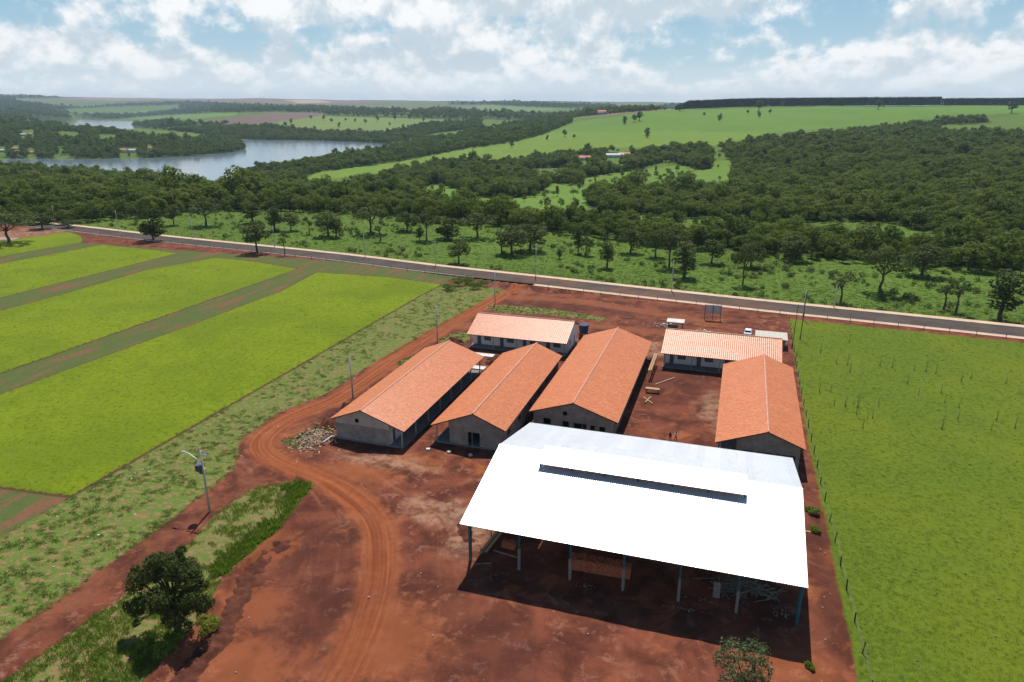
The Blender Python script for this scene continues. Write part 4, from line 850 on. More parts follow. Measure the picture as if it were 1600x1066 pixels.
for i in range(n):
    o = link('roof_sheet', rib_panel('shed_sheet', 6.9/n, 4.6, 6, 0.04) if i == 0 else o.data, t); o.location = (-3.45+i*6.9/n, -2.3, 2.28); o.rotation_euler = (math.atan(0.085), 0, 0)
    if i == 0: o.data.materials[0] = M['fibre']
t = thing('market_stall_shelter', 'small white roofed open shelter on posts beside a timber heap', 'shelter', (-12.4, 170.4, 0))
for dx in (-1.7, 1.7):
    for dy in (-0.9, 0.9): MB().box((dx, dy, 0.95), (0.09, 0.09, 1.9)).build('post', M['dark_timber'], t)
MB().box((0, 0, 1.96), (4.2, 2.4, 0.06), Matrix.Rotation(R(6), 3, 'X')).build('roof', M['litter'], t); MB().box((-0.6, 0.2, 0.55), (2.4, 1.0, 0.5)).build('workbench', M['grey_timber'], t)
for x, y, n, l in ((-15.4, 171.2, 60, 'heap of mixed timber offcuts beside the white shelter'), (-6.5, 168.2, 90, 'pale heap of building scraps in front of the hoarding')):
    t = thing('scrap_heap', l, 'rubble', (x, y, 0)); a = MB(); planks(a, (0, 0, 0), n, (1.3, 0.9), (0.4, 1.4), n, 0.4, 0.4); a.build('offcuts', M['grey_timber'], t, kind='stuff'); a = MB(); chunks(a, (0.3, 0, 0), n//2, (1.2, 0.8), (0.15, 0.5), n+1, 0.4); a.build('scraps', M['litter'], t, kind='stuff')
t = thing('hoarding', 'large double panel site sign seen from the back on dark posts', 'sign', (-4.1, 180.3, 0), R(3))
for dx in (-1.95, 0, 1.95): MB().box((dx, 0, 2.05), (0.12, 0.12, 4.1)).build('post', M['dark_timber'], t)
for dx in (-0.98, 0.98): MB().box((dx, 0.12, 2.85), (1.9, 0.05, 2.2)).build('panel', M['board'], t)
for z in (1.85, 2.6, 3.3, 3.9): MB().box((0, 0.075, z), (3.9, 0.04, 0.07)).build('rail', M['metal'], t)
for dx in (-1.45, -0.5, 0.5, 1.45): MB().box((dx, 0.07, 2.85), (0.05, 0.03, 2.2)).build('stud', M['metal'], t)
for dx in (-1.95, 1.95): MB().bar((dx, 0.1, 2.6), (dx, 1.5, 0), 0.09).build('brace', M['dark_timber'], t)
def build_car(loc, rz):
    t = thing('parked_car', 'small white car parked behind the courtyard building near the shed', 'car', loc, rz)
    prof = [(-2.0, 0.35), (-2.05, 0.75), (-1.9, 0.98), (-1.25, 1.02), (-0.75, 1.42), (0.9, 1.46), (1.55, 1.05), (1.95, 0.95), (2.02, 0.6), (1.98, 0.35)]
    def shell(w0, w1, pr):
        mb = MB(); n = len(pr); L = [(-(w1 if z > 1.1 else w0), x, z) for x, z in pr]; Rr = [((w1 if z > 1.1 else w0), x, z) for x, z in pr]
        for i in range(n): j = (i+1) % n; mb.face([L[i], L[j], Rr[j], Rr[i]])
        mb.face(L[::-1]); mb.face(Rr); return mb
    shell(0.84, 0.66, prof).build('body', M['car'], t)
    g = MB(); g.face([(-0.62, 1.0, 1.42), (0.62, 1.0, 1.42), (0.74, 1.53, 1.08), (-0.74, 1.53, 1.08)][::-1]); o = g.build('rear_window', M['glass'], t); o.location = (0, 0.012, 0.012)
    g = MB(); g.face([(-0.62, -0.79, 1.40), (0.62, -0.79, 1.40), (0.74, -1.22, 1.05), (-0.74, -1.22, 1.05)]); o = g.build('windscreen', M['glass'], t); o.location = (0, -0.012, 0.012)
    for s in (-1, 1):
        g = MB(); g.face([(s*0.70, -0.65, 1.36), (s*0.70, 0.85, 1.38), (s*0.80, 1.2, 1.08), (s*0.80, -1.0, 1.06)]); o = g.build('side_window', M['glass'], t); o.location = (s*0.012, 0, 0)
        MB().box((s*0.68, 2.0, 0.78), (0.28, 0.06, 0.2)).build('tail_lamp', M['red_lamp'], t); MB().box((s*0.62, -2.03, 0.72), (0.34, 0.06, 0.16)).build('headlight', M['white'], t)
        for y in (-1.25, 1.25):
            w = MB().cyl((s*0.72, y, 0.31), (s*0.9, y, 0.31), 0.31, n=14).build('wheel', M['rubber'], t); MB().cyl((s*0.9, y, 0.31), (s*0.915, y, 0.31), 0.19, n=10).build('rim', M['metal'], w)
    for y in (-2.06, 2.03): MB().box((0, y, 0.45), (1.6, 0.12, 0.2)).build('bumper', M['car'], t)
build_car((4.6, 170.0, 0), R(-4))
# two people in the courtyard
def person(label, loc, rz, top_c, leg_c, hair_c, arms):
    t = thing('person', label, 'person', loc, rz, 'people in the courtyard')
    J = {'pel': (0, 0, 0.95), 'spine': (0, 0.01, 1.18), 'chest': (0, 0, 1.36), 'neck': (0, 0, 1.49), 'head': (0, -0.015, 1.60), 'crown': (0, 0.0, 1.71)}
    r = {'pel': .135, 'spine': .125, 'chest': .15, 'neck': .055, 'head': .092, 'crown': .075}; E = [('pel', 'spine'), ('spine', 'chest'), ('chest', 'neck'), ('neck', 'head'), ('head', 'crown')]
    for s, k in ((-1, 'l'), (1, 'r')):
        J.update({'hip'+k: (s*.10, 0, .88), 'knee'+k: (s*.13, -.02+.05*s, .48), 'ank'+k: (s*.14, .02+.07*s, .09), 'toe'+k: (s*.16, -.14+.07*s, .035), 'sh'+k: (s*.19, 0, 1.40)}); r.update({'hip'+k: .095, 'knee'+k: .062, 'ank'+k: .045, 'toe'+k: .036, 'sh'+k: .062})
        E += [('pel', 'hip'+k), ('hip'+k, 'knee'+k), ('knee'+k, 'ank'+k), ('ank'+k, 'toe'+k), ('chest', 'sh'+k)]
        el, wr, hd = arms[k]; J.update({'el'+k: el, 'wr'+k: wr, 'hd'+k: hd}); r.update({'el'+k: .045, 'wr'+k: .034, 'hd'+k: .036}); E += [('sh'+k, 'el'+k), ('el'+k, 'wr'+k), ('wr'+k, 'hd'+k)]
        d = (Vector(hd)-Vector(wr)).normalized(); sd = d.cross(Vector((0, 0.3, 1))).normalized()
        for q in range(5):
            off = sd*(0.02*(q-1.5)) if q < 4 else sd*-0.055; ln = (0.07, 0.08, 0.075, 0.06, 0.05)[q]; a = f'f{q}{k}'; J[a] = tuple(Vector(hd)+off+d*(ln if q < 4 else 0.02)); r[a] = .0095; E.append(('hd'+k, a))
    keys = list(J); me = bpy.data.meshes.new('body'); me.from_pydata([J[k] for k in keys], [(keys.index(a), keys.index(b)) for a, b in E], [])
    o = link('body', me, t); sk = o.modifiers.new('skin', 'SKIN'); su = o.modifiers.new('sub', 'SUBSURF'); su.levels = su.render_levels = 1
    for i, k in enumerate(keys): me.skin_vertices[0].data[i].radius = (r[k], r[k]); me.skin_vertices[0].data[i].use_root = (k == 'pel')
    dg = bpy.context.evaluated_depsgraph_get(); ev = bpy.data.meshes.new_from_object(o.evaluated_get(dg)); o.modifiers.clear(); o.data = ev
    ev.materials.clear()
    for m in (M['skin'], simple('shirt', top_c, 0.85, vary=0.12, scale=8), simple('trousers', leg_c, 0.85, vary=0.15, scale=8), simple('hair', hair_c, 0.7, vary=0.2), M['rubber']): ev.materials.append(m)
    for p in ev.polygons:
        c = p.center; rad = math.hypot(c.x, c.y); p.use_smooth = True; mi = 0
        if c.z < 0.075: mi = 4
        elif c.z < 0.96 and rad < 0.24: mi = 2
        elif c.z > 1.66 or (c.z > 1.57 and c.y > 0.04): mi = 3
        elif c.z < 1.47 and (rad < 0.27): mi = 1
        p.material_index = mi
    mb = MB().ellipsoid((-0.035, -0.105, 1.625), (.011, .008, .008), 6, 4).ellipsoid((0.035, -0.105, 1.625), (.011, .008, .008), 6, 4); mb.build('eyes', M['black'], o)
    MB().ellipsoid((0, -0.12, 1.59), (.014, .02, .026), 6, 4).ellipsoid((-.092, 0, 1.60), (.012, .02, .03), 6, 4).ellipsoid((.092, 0, 1.60), (.012, .02, .03), 6, 4).build('nose_and_ears', M['skin'], o, True); MB().ellipsoid((0, -0.105, 1.545), (.026, .008, .008), 8, 4).build('mouth', M['skin'], o)
a_dn = {'l': ((-.24, .02, 1.13), (-.25, -.06, .90), (-.25, -.09, .82)), 'r': ((.24, .02, 1.13), (.25, -.06, .90), (.25, -.09, .82))}
a_up = {'l': ((-.40, -.05, 1.34), (-.20, -.13, 1.50), (-.13, -.13, 1.55)), 'r': ((.40, -.05, 1.34), (.20, -.13, 1.50), (.13, -.13, 1.55))}
person('person in dark clothes standing in the courtyard beside one in a pale shirt', (-7.3, 107.3, 0), R(150), (0.05, 0.055, 0.05), (0.03, 0.03, 0.035), (0.02, 0.015, 0.012), a_dn)
person('person in pale shirt and dark trousers with hands raised to the face', (-6.4, 107.5, 0), R(170), (0.60, 0.64, 0.72), (0.025, 0.025, 0.035), (0.02, 0.015, 0.012), a_up)

# ------------------------------------------------------------------ trees
def leaf_cloud(lobes, n, size, seed, tilt=0.7, shell=(0.62, 1.04), lift=0.25):
    """many small leaf-clump faces spread through the outer shells of the crown lobes"""
    g = np.random.default_rng(seed); Lb = np.array(lobes, float); ar = (Lb[:, 3]*Lb[:, 4]+Lb[:, 3]*Lb[:, 5]+Lb[:, 4]*Lb[:, 5]); k = g.choice(len(Lb), n*2, p=ar/ar.sum())
    u = g.normal(size=(n*2, 3)); u /= np.linalg.norm(u, axis=1)[:, None]; rad = g.uniform(*shell, n*2)[:, None]; rad *= 1+0.16*np.sin(u[:, :1]*7+k[:, None])*np.sin(u[:, 1:2]*6+2*k[:, None])
    P = Lb[k, :3]+u*Lb[k, 3:]*rad
    deep = np.zeros(len(P), int)
    for L in Lb: deep += (np.sum(((P-L[:3])/L[3:])**2, 1) < 0.45)
    keep = np.where(deep < 1)[0][:n]; P, u = P[keep], u[keep]; n = len(P)
    N = u+g.normal(0, tilt, (n, 3)); N[:, 2] += lift; N /= np.linalg.norm(N, axis=1)[:, None]
    T = np.cross(N, g.normal(size=(n, 3))); T /= np.linalg.norm(T, axis=1)[:, None]; B = np.cross(N, T)
    s = size*g.uniform(0.55, 1.3, (n, 1)); w = s*g.uniform(0.45, 0.8, (n, 1))
    V = np.stack([P-T*s, P-B*w*0.8+N*s*0.12, P+T*s, P+B*w-N*s*0.05], 1).reshape(-1, 3); F = np.arange(4*n).reshape(n, 4)
    return V, F
def trunk_mb(h, r, forks, seed, lean=(0, 0)):
    g = random.Random(seed); mb = MB(); pts = [Vector((0, 0, -0.2))]
    for i in range(1, 5): f = i/4; pts.append(Vector((lean[0]*f+g.uniform(-.12, .12)*h*0.2, lean[1]*f+g.uniform(-.12, .12)*h*0.2, h*f)))
    for i, (a, b) in enumerate(zip(pts, pts[1:])): mb.cyl(a, b, r*(1.25-0.18*i), r*(1.25-0.18*(i+1)), 8, cap=False)
    for q in forks:
        q = Vector(q); st = pts[2].lerp(pts[4], g.uniform(0.2, 1.0)); m = st.lerp(q, 0.5)+Vector((g.uniform(-.3, .3), g.uniform(-.3, .3), g.uniform(0, .5)))*0.4
        mb.cyl(st, m, r*0.5, r*0.33, 6, cap=False); mb.cyl(m, q, r*0.33, r*0.12, 5, cap=False)
        for _ in range(2):
            e = q+Vector((g.uniform(-1, 1), g.uniform(-1, 1), g.uniform(-.2, .8)))*h*0.16; mb.cyl(m.lerp(q, 0.6), e, r*0.16, r*0.05, 4, cap=False)
    return mb
def lobes_for(kind, seed):
    """crown lobes for a tree 10 m tall"""
    g = random.Random(seed); L = []
    if kind == 'spread':
        for i in range(9): a = i*0.7+g.uniform(-.3, .3); d = g.uniform(1.2, 3.6); L.append((d*math.cos(a), d*math.sin(a), g.uniform(6.3, 8.2)-d*0.12, g.uniform(1.3, 2.0), g.uniform(1.3, 2.0), g.uniform(0.8, 1.3)))
        L.append((0, 0, 8.3, 1.9, 1.9, 1.3)); th = 4.2
    elif kind == 'round':
        for i in range(10): a = i*0.63*2+g.uniform(-.4, .4); z = 4.0+4.6*i/9; d = 1.9*math.sin(min(1, (z-2.6)/6.4)*math.pi)+0.3; L.append((d*math.cos(a), d*math.sin(a), z, g.uniform(1.2, 1.8), g.uniform(1.2, 1.8), g.uniform(1.0, 1.4)))
        th = 3.6
    elif kind == 'tall':
        for i in range(9): a = i*2.1+g.uniform(-.4, .4); z = 3.2+5.8*i/8; d = 1.15*(1-abs(i-3.5)/9); L.append((d*math.cos(a), d*math.sin(a), z, g.uniform(0.9, 1.4), g.uniform(0.9, 1.4), g.uniform(0.8, 1.2)))
        th = 4.0
    elif kind == 'bush':
        for i in range(10): a = i*2.4; d = g.uniform(0.5, 2.2); z = g.uniform(1.8, 8.0); d *= math.sqrt(max(0.15, 1-((z-4.5)/5)**2)); L.append((d*math.cos(a), d*math.sin(a), z, g.uniform(1.3, 1.9), g.uniform(1.3, 1.9), g.uniform(1.2, 1.6)))
        th = 3.0
    else:  # thin
        for i in range(7): a = i*1.9+g.uniform(-.5, .5); d = g.uniform(0.9, 2.5); L.append((d*math.cos(a), d*math.sin(a), g.uniform(5.0, 9.0), g.uniform(0.7, 1.3), g.uniform(0.7, 1.3), g.uniform(0.5, 0.9)))
        th = 5.0
    return L, th
def tree_meshes(kind, seed, n, size, leaf, r=0.22):
    L, th = lobes_for(kind, seed); tm = trunk_mb(th+1.2, r, [l[:3] for l in L], seed).mesh('trunk', M['bark'], True)
    V, F = leaf_cloud(L, n, size, seed); return tm, mesh_np('crown', V, F, [leaf])
PROTO = {}
for kind, nv, n, sz in (('spread', 4, 1500, 0.30), ('round', 4, 1500, 0.29), ('tall', 3, 1200, 0.27), ('bush', 2, 1900, 0.30), ('thin', 3, 620, 0.24)):
    PROTO[kind] = [tree_meshes(kind, 100+7*i+len(kind), n, sz, M['leaf_dark'] if kind == 'bush' else M['leaf']) for i in range(nv)]
def hit(px, py):
    """first crossing of a sight line with the terrain"""
    d = FV+RV*(px-800)/FPX-UV*(py-533)/FPX; hl = math.hypot(d[0], d[1]); t = np.exp(np.linspace(math.log(45), math.log(13000), 2600))/hl
    X, Y, Z = d[0]*t, d[1]*t, H+d[2]*t; zz = terrain(X, Y); i = int(np.argmax(Z <= zz)) if (Z <= zz).any() else int(np.argmin(Z-zz))
    return np.array([X[i], Y[i], zz[i]])
def put_tree(kind, v, p, h, wscale, label, group, rz=None, name='savanna_tree'):
    t = thing(name, label, 'tree', (p[0], p[1], p[2]), RNG.uniform(0, 6.28) if rz is None else rz, group); tm, cm_ = PROTO[kind][v % len(PROTO[kind])]
    link('trunk', tm, t); link('crown', cm_, t); s = h/10.0; t.scale = (s*wscale, s*wscale, s); return t
BASEW = {'spread': 8.2, 'round': 5.6, 'tall': 3.8, 'bush': 5.6, 'thin': 5.4}
# pasture trees: photo foot x, y, top y, crown width, habit
PT = [(14, 380, 343, 62, 'spread'), (66, 358, 338, 26, 'round'), (107, 356, 346, 18, 'round'), (272, 352, 325, 22, 'round'), (322, 353, 319, 48, 'spread'), (395, 349, 322, 27, 'tall'), (430, 361, 328, 24, 'tall'), (455, 361, 335, 24, 'round'), (484, 366, 340, 16, 'thin'),
      (513, 370, 334, 34, 'round'), (526, 372, 343, 20, 'tall'), (580, 366, 326, 58, 'spread'), (594, 378, 347, 24, 'thin'), (636, 362, 333, 30, 'round'), (667, 376, 332, 42, 'spread'), (656, 377, 357, 14, 'tall'), (700, 374, 340, 38, 'bush'), (746, 372, 334, 56, 'spread'), (717, 412, 376, 32, 'round'),
      (784, 397, 362, 30, 'thin'), (800, 398, 354, 46, 'round'), (828, 392, 350, 48, 'round'), (874, 405, 390, 10, 'tall'), (903, 396, 358, 15, 'tall'), (915, 399, 371, 26, 'spread'), (948, 419, 380, 24, 'tall'), (985, 396, 360, 34, 'round'), (1024, 402, 362, 30, 'round'), (1045, 418, 356, 52, 'spread'), (1069, 434, 382, 38, 'tall'),
      (1112, 412, 376, 34, 'round'), (1160, 446, 386, 40, 'spread'), (1173, 418, 380, 32, 'round'), (1375, 458, 395, 66, 'spread'), (1312, 477, 429, 36, 'thin'), (1474, 484, 443, 30, 'thin'), (1493, 489, 446, 32, 'thin'), (1562, 501, 438, 44, 'tall'), (1440, 432, 392, 44, 'round'), (1240, 408, 372, 40, 'round')]
PT.sort()
HAB = {'spread': 'wide spreading', 'round': 'rounded', 'tall': 'narrow upright', 'bush': 'dense bushy', 'thin': 'thin open crowned'}
for k in HAB:
    row = [q for q in PT if q[4] == k]
    for i, (bx, by, ty, w, kind) in enumerate(row):
        p = hit(bx, by); dep = math.sqrt(p[0]**2+p[1]**2+(H-p[2])**2); h = (by-ty)*dep/FPX*1.06; wd = w*dep/FPX
        tall = 'tall' if h > 11 else ('small' if h < 6 else 'mid-sized')
        put_tree(kind, i*3+1, p, h, wd/(BASEW[kind]*h/10), f'{tall} {HAB[kind]} pasture tree beyond the road, {ORD[i]} such from the lake', 'trees dotted over the pasture')
for bx, by, ty, w, kind, l in ((240, 376, 330, 32, 'bush', 'dense dark evergreen tree beside the road at the turf plots'), (402, 395, 349, 36, 'round', 'bright green tree on the near roadside by the turf plots'), (445, 399, 366, 18, 'thin', 'almost leafless pale sapling on the near roadside')):
    p = hit(bx, by); dep = math.sqrt(p[0]**2+p[1]**2+H**2); h = (by-ty)*dep/FPX*1.06; put_tree(kind, 1, p, h, w*dep/FPX/(BASEW[kind]*h/10), l, 'near roadside trees', name='roadside_tree')
LONE = [(800, 231, 9), (882, 214, 11), (1011, 215, 15), (999, 189, 14), (991, 191, 11), (976, 194, 12), (1062, 174, 12), (1124.5, 189, 11), (1185.6, 174, 16), (1185.6, 183.5, 9), (1168, 178.5, 6), (1203, 178.5, 7), (1372, 171.5, 14), (1580, 177, 15), (1100, 182, 6), (897, 217, 7), (855, 219, 8), (1380, 168, 6)]
FARP = [(lambda L: (trunk_mb(4, 0.3, [l[:3] for l in L], 3).mesh('trunk', M['bark']), mesh_np('crown', *leaf_cloud(L, 320, 0.62, 50+i), [M['leaf']])))(lobes_for(kk, 60+i)[0]) for i, kk in enumerate(('round', 'bush', 'round'))]
PROTO['far'] = FARP; LONE.sort()
for i, (bx, by, ph) in enumerate(LONE):
    p = hit(bx, by); dep = math.hypot(p[0], p[1]); put_tree('far', i, p, ph*dep/FPX, 1.15, f'lone tree on the open green hillside, {ORD[i]} from the lake side', 'lone trees on the green hill', name='field_tree')
for i, (bx, by) in enumerate(((486, 187), (455, 193), (506, 188), (518, 192), (555, 191), (571, 194), (609, 197), (630, 200), (662, 191), (446, 199), (492, 204), (540, 190), (679, 196), (640, 186), (590, 190), (650, 202), (530, 199), (702, 190), (617, 188), (668, 199))):
    p = hit(bx, by); dep = math.hypot(p[0], p[1]); put_tree('far', i, p, RNG.uniform(5, 8)*dep/FPX, 1.1, 'small tree dotted over the pale field beyond the lake', 'trees on the pale field beyond the lake', name='field_tree')
# the two near trees
def near_tree(name, label, loc, lobes, n, size, leaf, th, r, seed, group=None):
    t = thing(name, label, 'tree', loc, 0, group); trunk_mb(th, r, [l[:3] for l in lobes], seed).build('trunk', M['bark'], t, True); V, F = leaf_cloud(lobes, n, size, seed, 0.6, (0.5, 1.08), 0.2); link('crown', mesh_np('crown', V, F, [leaf]), t)
    return t
g = random.Random(11); lb = [(a+g.uniform(-.5, .5), b+g.uniform(-.5, .5), c+g.uniform(-.6, .6), d*g.uniform(.3, .5), e*g.uniform(.3, .5), f*g.uniform(.35, .55)) for a, b, c, d, e, f in [(-3.9, 0.2, 5.6, 1.5, 1.5, 1.2), (3.4, 0.8, 5.4, 1.5, 1.5, 1.2), (1.2, 0.8, 8.5, 1.7, 1.7, 1.2), (-2.0, 0.6, 8.0, 1.6, 1.6, 1.2), (-3.6, -1.2, 3.6, 1.3, 1.3, 1.2), (2.8, -1.5, 2.6, 1.6, 1.5, 1.1), (0.6, -2.8, 4.2, 1.6, 1.4, 1.2), (-1.2, -2.4, 2.6, 1.3, 1.2, 1.0)]]+[(0.2, 0.3, 7.4, 2.3, 2.2, 1.5), (-1.7, 0.2, 6.6, 2.0, 2.0, 1.5), (1.9, 0.4, 6.3, 1.9, 2.0, 1.6), (-3.3, -0.4, 5.2, 1.5, 1.6, 1.5), (2.6, -0.6, 4.9, 1.8, 1.8, 1.5), (0.4, -1.8, 5.3, 2.2, 1.9, 1.6), (-2.6, -1.4, 3.3, 1.2, 1.3, 1.3), (1.7, -1.6, 3.5, 1.8, 1.6, 1.3), (0.2, 1.9, 5.8, 2.2, 1.8, 1.5), (3.0, 0.4, 3.6, 1.4, 1.4, 1.2), (-0.6, -0.4, 8.3, 1.5, 1.4, 1.0)]
lb = [(q[0]*1.14, q[1]*1.14, q[2]*1.03, q[3]*0.74, q[4]*0.74, q[5]*0.78) for q in lb]
near_tree('leafy_tree', 'big dark leafy tree on the grass bank beside the red yard', (-51.6, 46.9, 0.2), lb, 15000, 0.14, M['leaf_dark'], 5.0, 0.3, 5)
lb = [(-0.9, 0.6, 5.2, 1.3, 1.2, 0.9), (0.9, 0.5, 5.6, 1.3, 1.3, 0.8), (1.5, -0.4, 4.6, 1.1, 1.1, 0.8), (-1.7, 0.2, 4.3, 0.9, 0.9, 0.8), (0.1, -0.6, 4.4, 1.5, 1.4, 1.0), (-0.8, -1.2, 3.3, 1.1, 1.1, 0.9), (1.3, -1.2, 3.4, 1.2, 1.1, 0.9)]
near_tree('open_crowned_tree', 'grey green open crowned tree in front of the hall shadow', (4.2, 55.0, 0), lb, 2600, 0.13, M['leaf_grey'], 3.6, 0.13, 8)
# bushes: the mound by the junction, the bank under the tree, roadside scrub
def bush(label, loc, r, h, n, leaf, group, seed, name='bush', cat='bush'):
    gg = random.Random(seed); L = [(gg.uniform(-.6, .6)*r, gg.uniform(-.6, .6)*r, h*gg.uniform(0.3, 0.62), r*gg.uniform(.4, .6), r*gg.uniform(.4, .6), h*gg.uniform(.3, .45)) for _ in range(6)]
    t = thing(name, label, cat, loc, 0, group); V, F = leaf_cloud(L, n, 0.14 if r < 2.2 else 0.2, seed, 0.9, (0.4, 1.05)); link('foliage', mesh_np('foliage', V, F, [leaf]), t)
    a = MB()
    for l in L: a.cyl((0, 0, 0), l[:3], 0.03, 0.015, 4, cap=False)
    a.build('stems', M['bark'], t)
for i, (px, py, r, h) in enumerate(((702, 453, 2.4, 1.7), (716, 446, 2.6, 2.2), (730, 441, 2.4, 2.0), (742, 449, 2.2, 1.6), (757, 444, 2.0, 1.5))):
    p = gpt(px, py); bush(f'pale green scrub mound by the track junction, {ORD[i]} from the turf', (p[0], p[1], 0), r, h, 900, M['grass_verge'], 'scrub by the track junction', 300+i)
for i, (x, y, r, h, l) in enumerate(((-48.9, 47.8, 1.6, 1.5, 'green shrub on the yard side of the big leafy tree'), (-53.2, 43.5, 1.8, 1.4, 'green shrub on the bank below the big leafy tree'), (-50.3, 43.8, 1.5, 1.3, 'low shrub in the shade of the big leafy tree'), (13.4, 86.8, 0.8, 0.6, 'leafy weed clump beside the right hall edge'), (13.2, 91.5, 0.9, 0.7, 'leafy weed clump beyond the right hall edge plank'), (10.8, 61.6, 0.5, 0.5, 'small weed at the corner of the hall shadow'))):
    bush(l, (x, y, 0), r, h, 700, M['grass_tall'], 'shrubs round the yard', 330+i)

# ------------------------------------------------------------------ forest, plantation, undergrowth and grass (uncountable)
def lib_obj(name, me): o = bpy.data.objects.new(name, me); return o
def scatter(name, label, cat, P, scl, rot, idx, objs):
    lib = bpy.data.collections.new(name+'_library')
    for i, o in enumerate(objs): o.name = f'{name}_{i:02d}'; lib.objects.link(o)
    me = bpy.data.meshes.new(name); me.vertices.add(len(P)); me.vertices.foreach_set('co', np.asarray(P, np.float32).ravel())
    for nm, ty, ar, key in (('scl', 'FLOAT_VECTOR', scl, 'vector'), ('rot', 'FLOAT_VECTOR', rot, 'vector'), ('idx', 'INT', idx, 'value')):
        a = me.attributes.new(nm, ty, 'POINT'); a.data.foreach_set(key, np.asarray(ar, np.int32 if ty == 'INT' else np.float32).ravel())
    me.update(); o = link(name, me, None, label, cat, None, 'stuff')
    ng = bpy.data.node_groups.new(name+'_nodes', 'GeometryNodeTree'); ng.interface.new_socket('Geometry', in_out='INPUT', socket_type='NodeSocketGeometry'); ng.interface.new_socket('Geometry', in_out='OUTPUT', socket_type='NodeSocketGeometry')
    N, Lk = ng.nodes, ng.links; gi = N.new('NodeGroupInput'); go = N.new('NodeGroupOutput'); ip = N.new('GeometryNodeInstanceOnPoints'); ci = N.new('GeometryNodeCollectionInfo'); ci.inputs['Collection'].default_value = lib; ci.inputs['Separate Children'].default_value = True; ci.inputs['Reset Children'].default_value = True
    ip.inputs['Pick Instance'].default_value = True
    def na(nm, ty): a = N.new('GeometryNodeInputNamedAttribute'); a.data_type = ty; a.inputs['Name'].default_value = nm; return [s for s in a.outputs if s.enabled][0]
    Lk.new(gi.outputs[0], ip.inputs['Points']); Lk.new(ci.outputs[0], ip.inputs['Instance']); Lk.new(na('idx', 'INT'), ip.inputs['Instance Index']); Lk.new(na('rot', 'FLOAT_VECTOR'), ip.inputs['Rotation']); Lk.new(na('scl', 'FLOAT_VECTOR'), ip.inputs['Scale']); Lk.new(ip.outputs[0], go.inputs[0])
    o.modifiers.new('scatter', 'NODES').node_group = ng; return o
def wedge(n, d0, d1, power, half=38.0):
    if d0 < 110: half = 46.0; n = int(n*1.25)
    """random ground points in the widening view of the valley; power 2 = even per area, 0 = even per log distance"""
    a = np.radians(RNG.uniform(-half, half, n))-HEAD; u = RNG.random(n)
    d = np.exp(math.log(d0)+u*math.log(d1/d0)) if power == 0 else (d0**power+u*(d1**power-d0**power))**(1/power)
    return d*np.sin(a), d*np.cos(a), d
def zrot(n, tilt=0.0): return np.stack([RNG.normal(0, tilt, n), RNG.normal(0, tilt, n), RNG.uniform(0, 6.283, n)], 1)
def forest_proto(kind, seed, n, size, leaf, trunk=True):
    L, th = lobes_for(kind, seed); V, F = leaf_cloud(L, n, size, seed, 0.38, (0.72, 1.04), 0.4); me = mesh_np('forest_tree', V, F, [leaf, M['bark']])
    if trunk:
        bm = bmesh.new(); bm.from_mesh(me); a = MB().cyl((0, 0, -1), (0, 0, th+1.5), 0.25, 0.12, 5, cap=False); vs = [bm.verts.new(v) for v in a.v]
        for f in a.f: bm.faces.new([vs[i] for i in f]).material_index = 1
        bm.to_mesh(me); bm.free()
    return lib_obj('forest_tree', me)
LF = M['leaf_forest']
mid = [forest_proto(k, 200+i, 760, 0.40, LF) for i, k in enumerate(('round', 'spread', 'round', 'tall', 'round', 'spread', 'bush', 'round'))]
far = [forest_proto(k, 240+i, 220, 0.80, LF, False) for i, k in enumerate(('round', 'bush', 'spread', 'round'))]
def thin_out(x, y, cell):
    """keep one point per grid cell so crowns do not pile up"""
    key = np.floor(x/cell).astype(np.int64)*1000003+np.floor(y/cell).astype(np.int64); _, i = np.unique(key, return_index=True); return i
def forest(name, label, d0, d1, n, cell, objs, h, hvar, off):
    x, y, d = wedge(n, d0, d1, 2); i = thin_out(x, y, cell); x, y, d = x[i], y[i], d[i]; z = terrain(x, y); q = RNG.normal(0, 0.8, len(z)); top = proj(x, y, z+h*np.where(d < 450, 0.45, 0.95)); px, py = proj(x, y, z+off*0.3)
    m = forest_mask(px, py+q) & forest_mask(top[0], top[1]+q) & (z > LAKE_Z+0.3); x, y, z = x[m], y[m], z[m]; k = len(x)
    s = h/10*np.exp(RNG.normal(0, hvar, k))*(0.75+0.5*fbm(x/60, y/60, 77))*np.where(np.hypot(x, y) < 450, 0.8, 1.0); w = s*RNG.uniform(0.95, 1.4, k)
    return scatter(name, label, 'forest', np.stack([x, y, z-0.3], 1), np.stack([w, w*RNG.uniform(0.9, 1.1, k), s], 1), zrot(k), RNG.integers(0, len(objs), k), objs), k
print('forest', forest('forest', 'dense dark green woodland between the pasture and the lake and hill', 235, 1000, 110000, 5.0, mid, 8.6, 0.30, 5.0)[1])
print('far wood', forest('distant_forest', 'far dark woodland on the lake shores and upper slopes', 1000, 2600, 150000, 7.0, far, 8.8, 0.28, 5.0)[1])
far2 = [o.copy() for o in far]
print('far hills', forest('hill_forest', 'hazy blue green woods on the far hills', 2600, 10500, 70000, 24, far2, 16, 0.25, 7.0)[1])
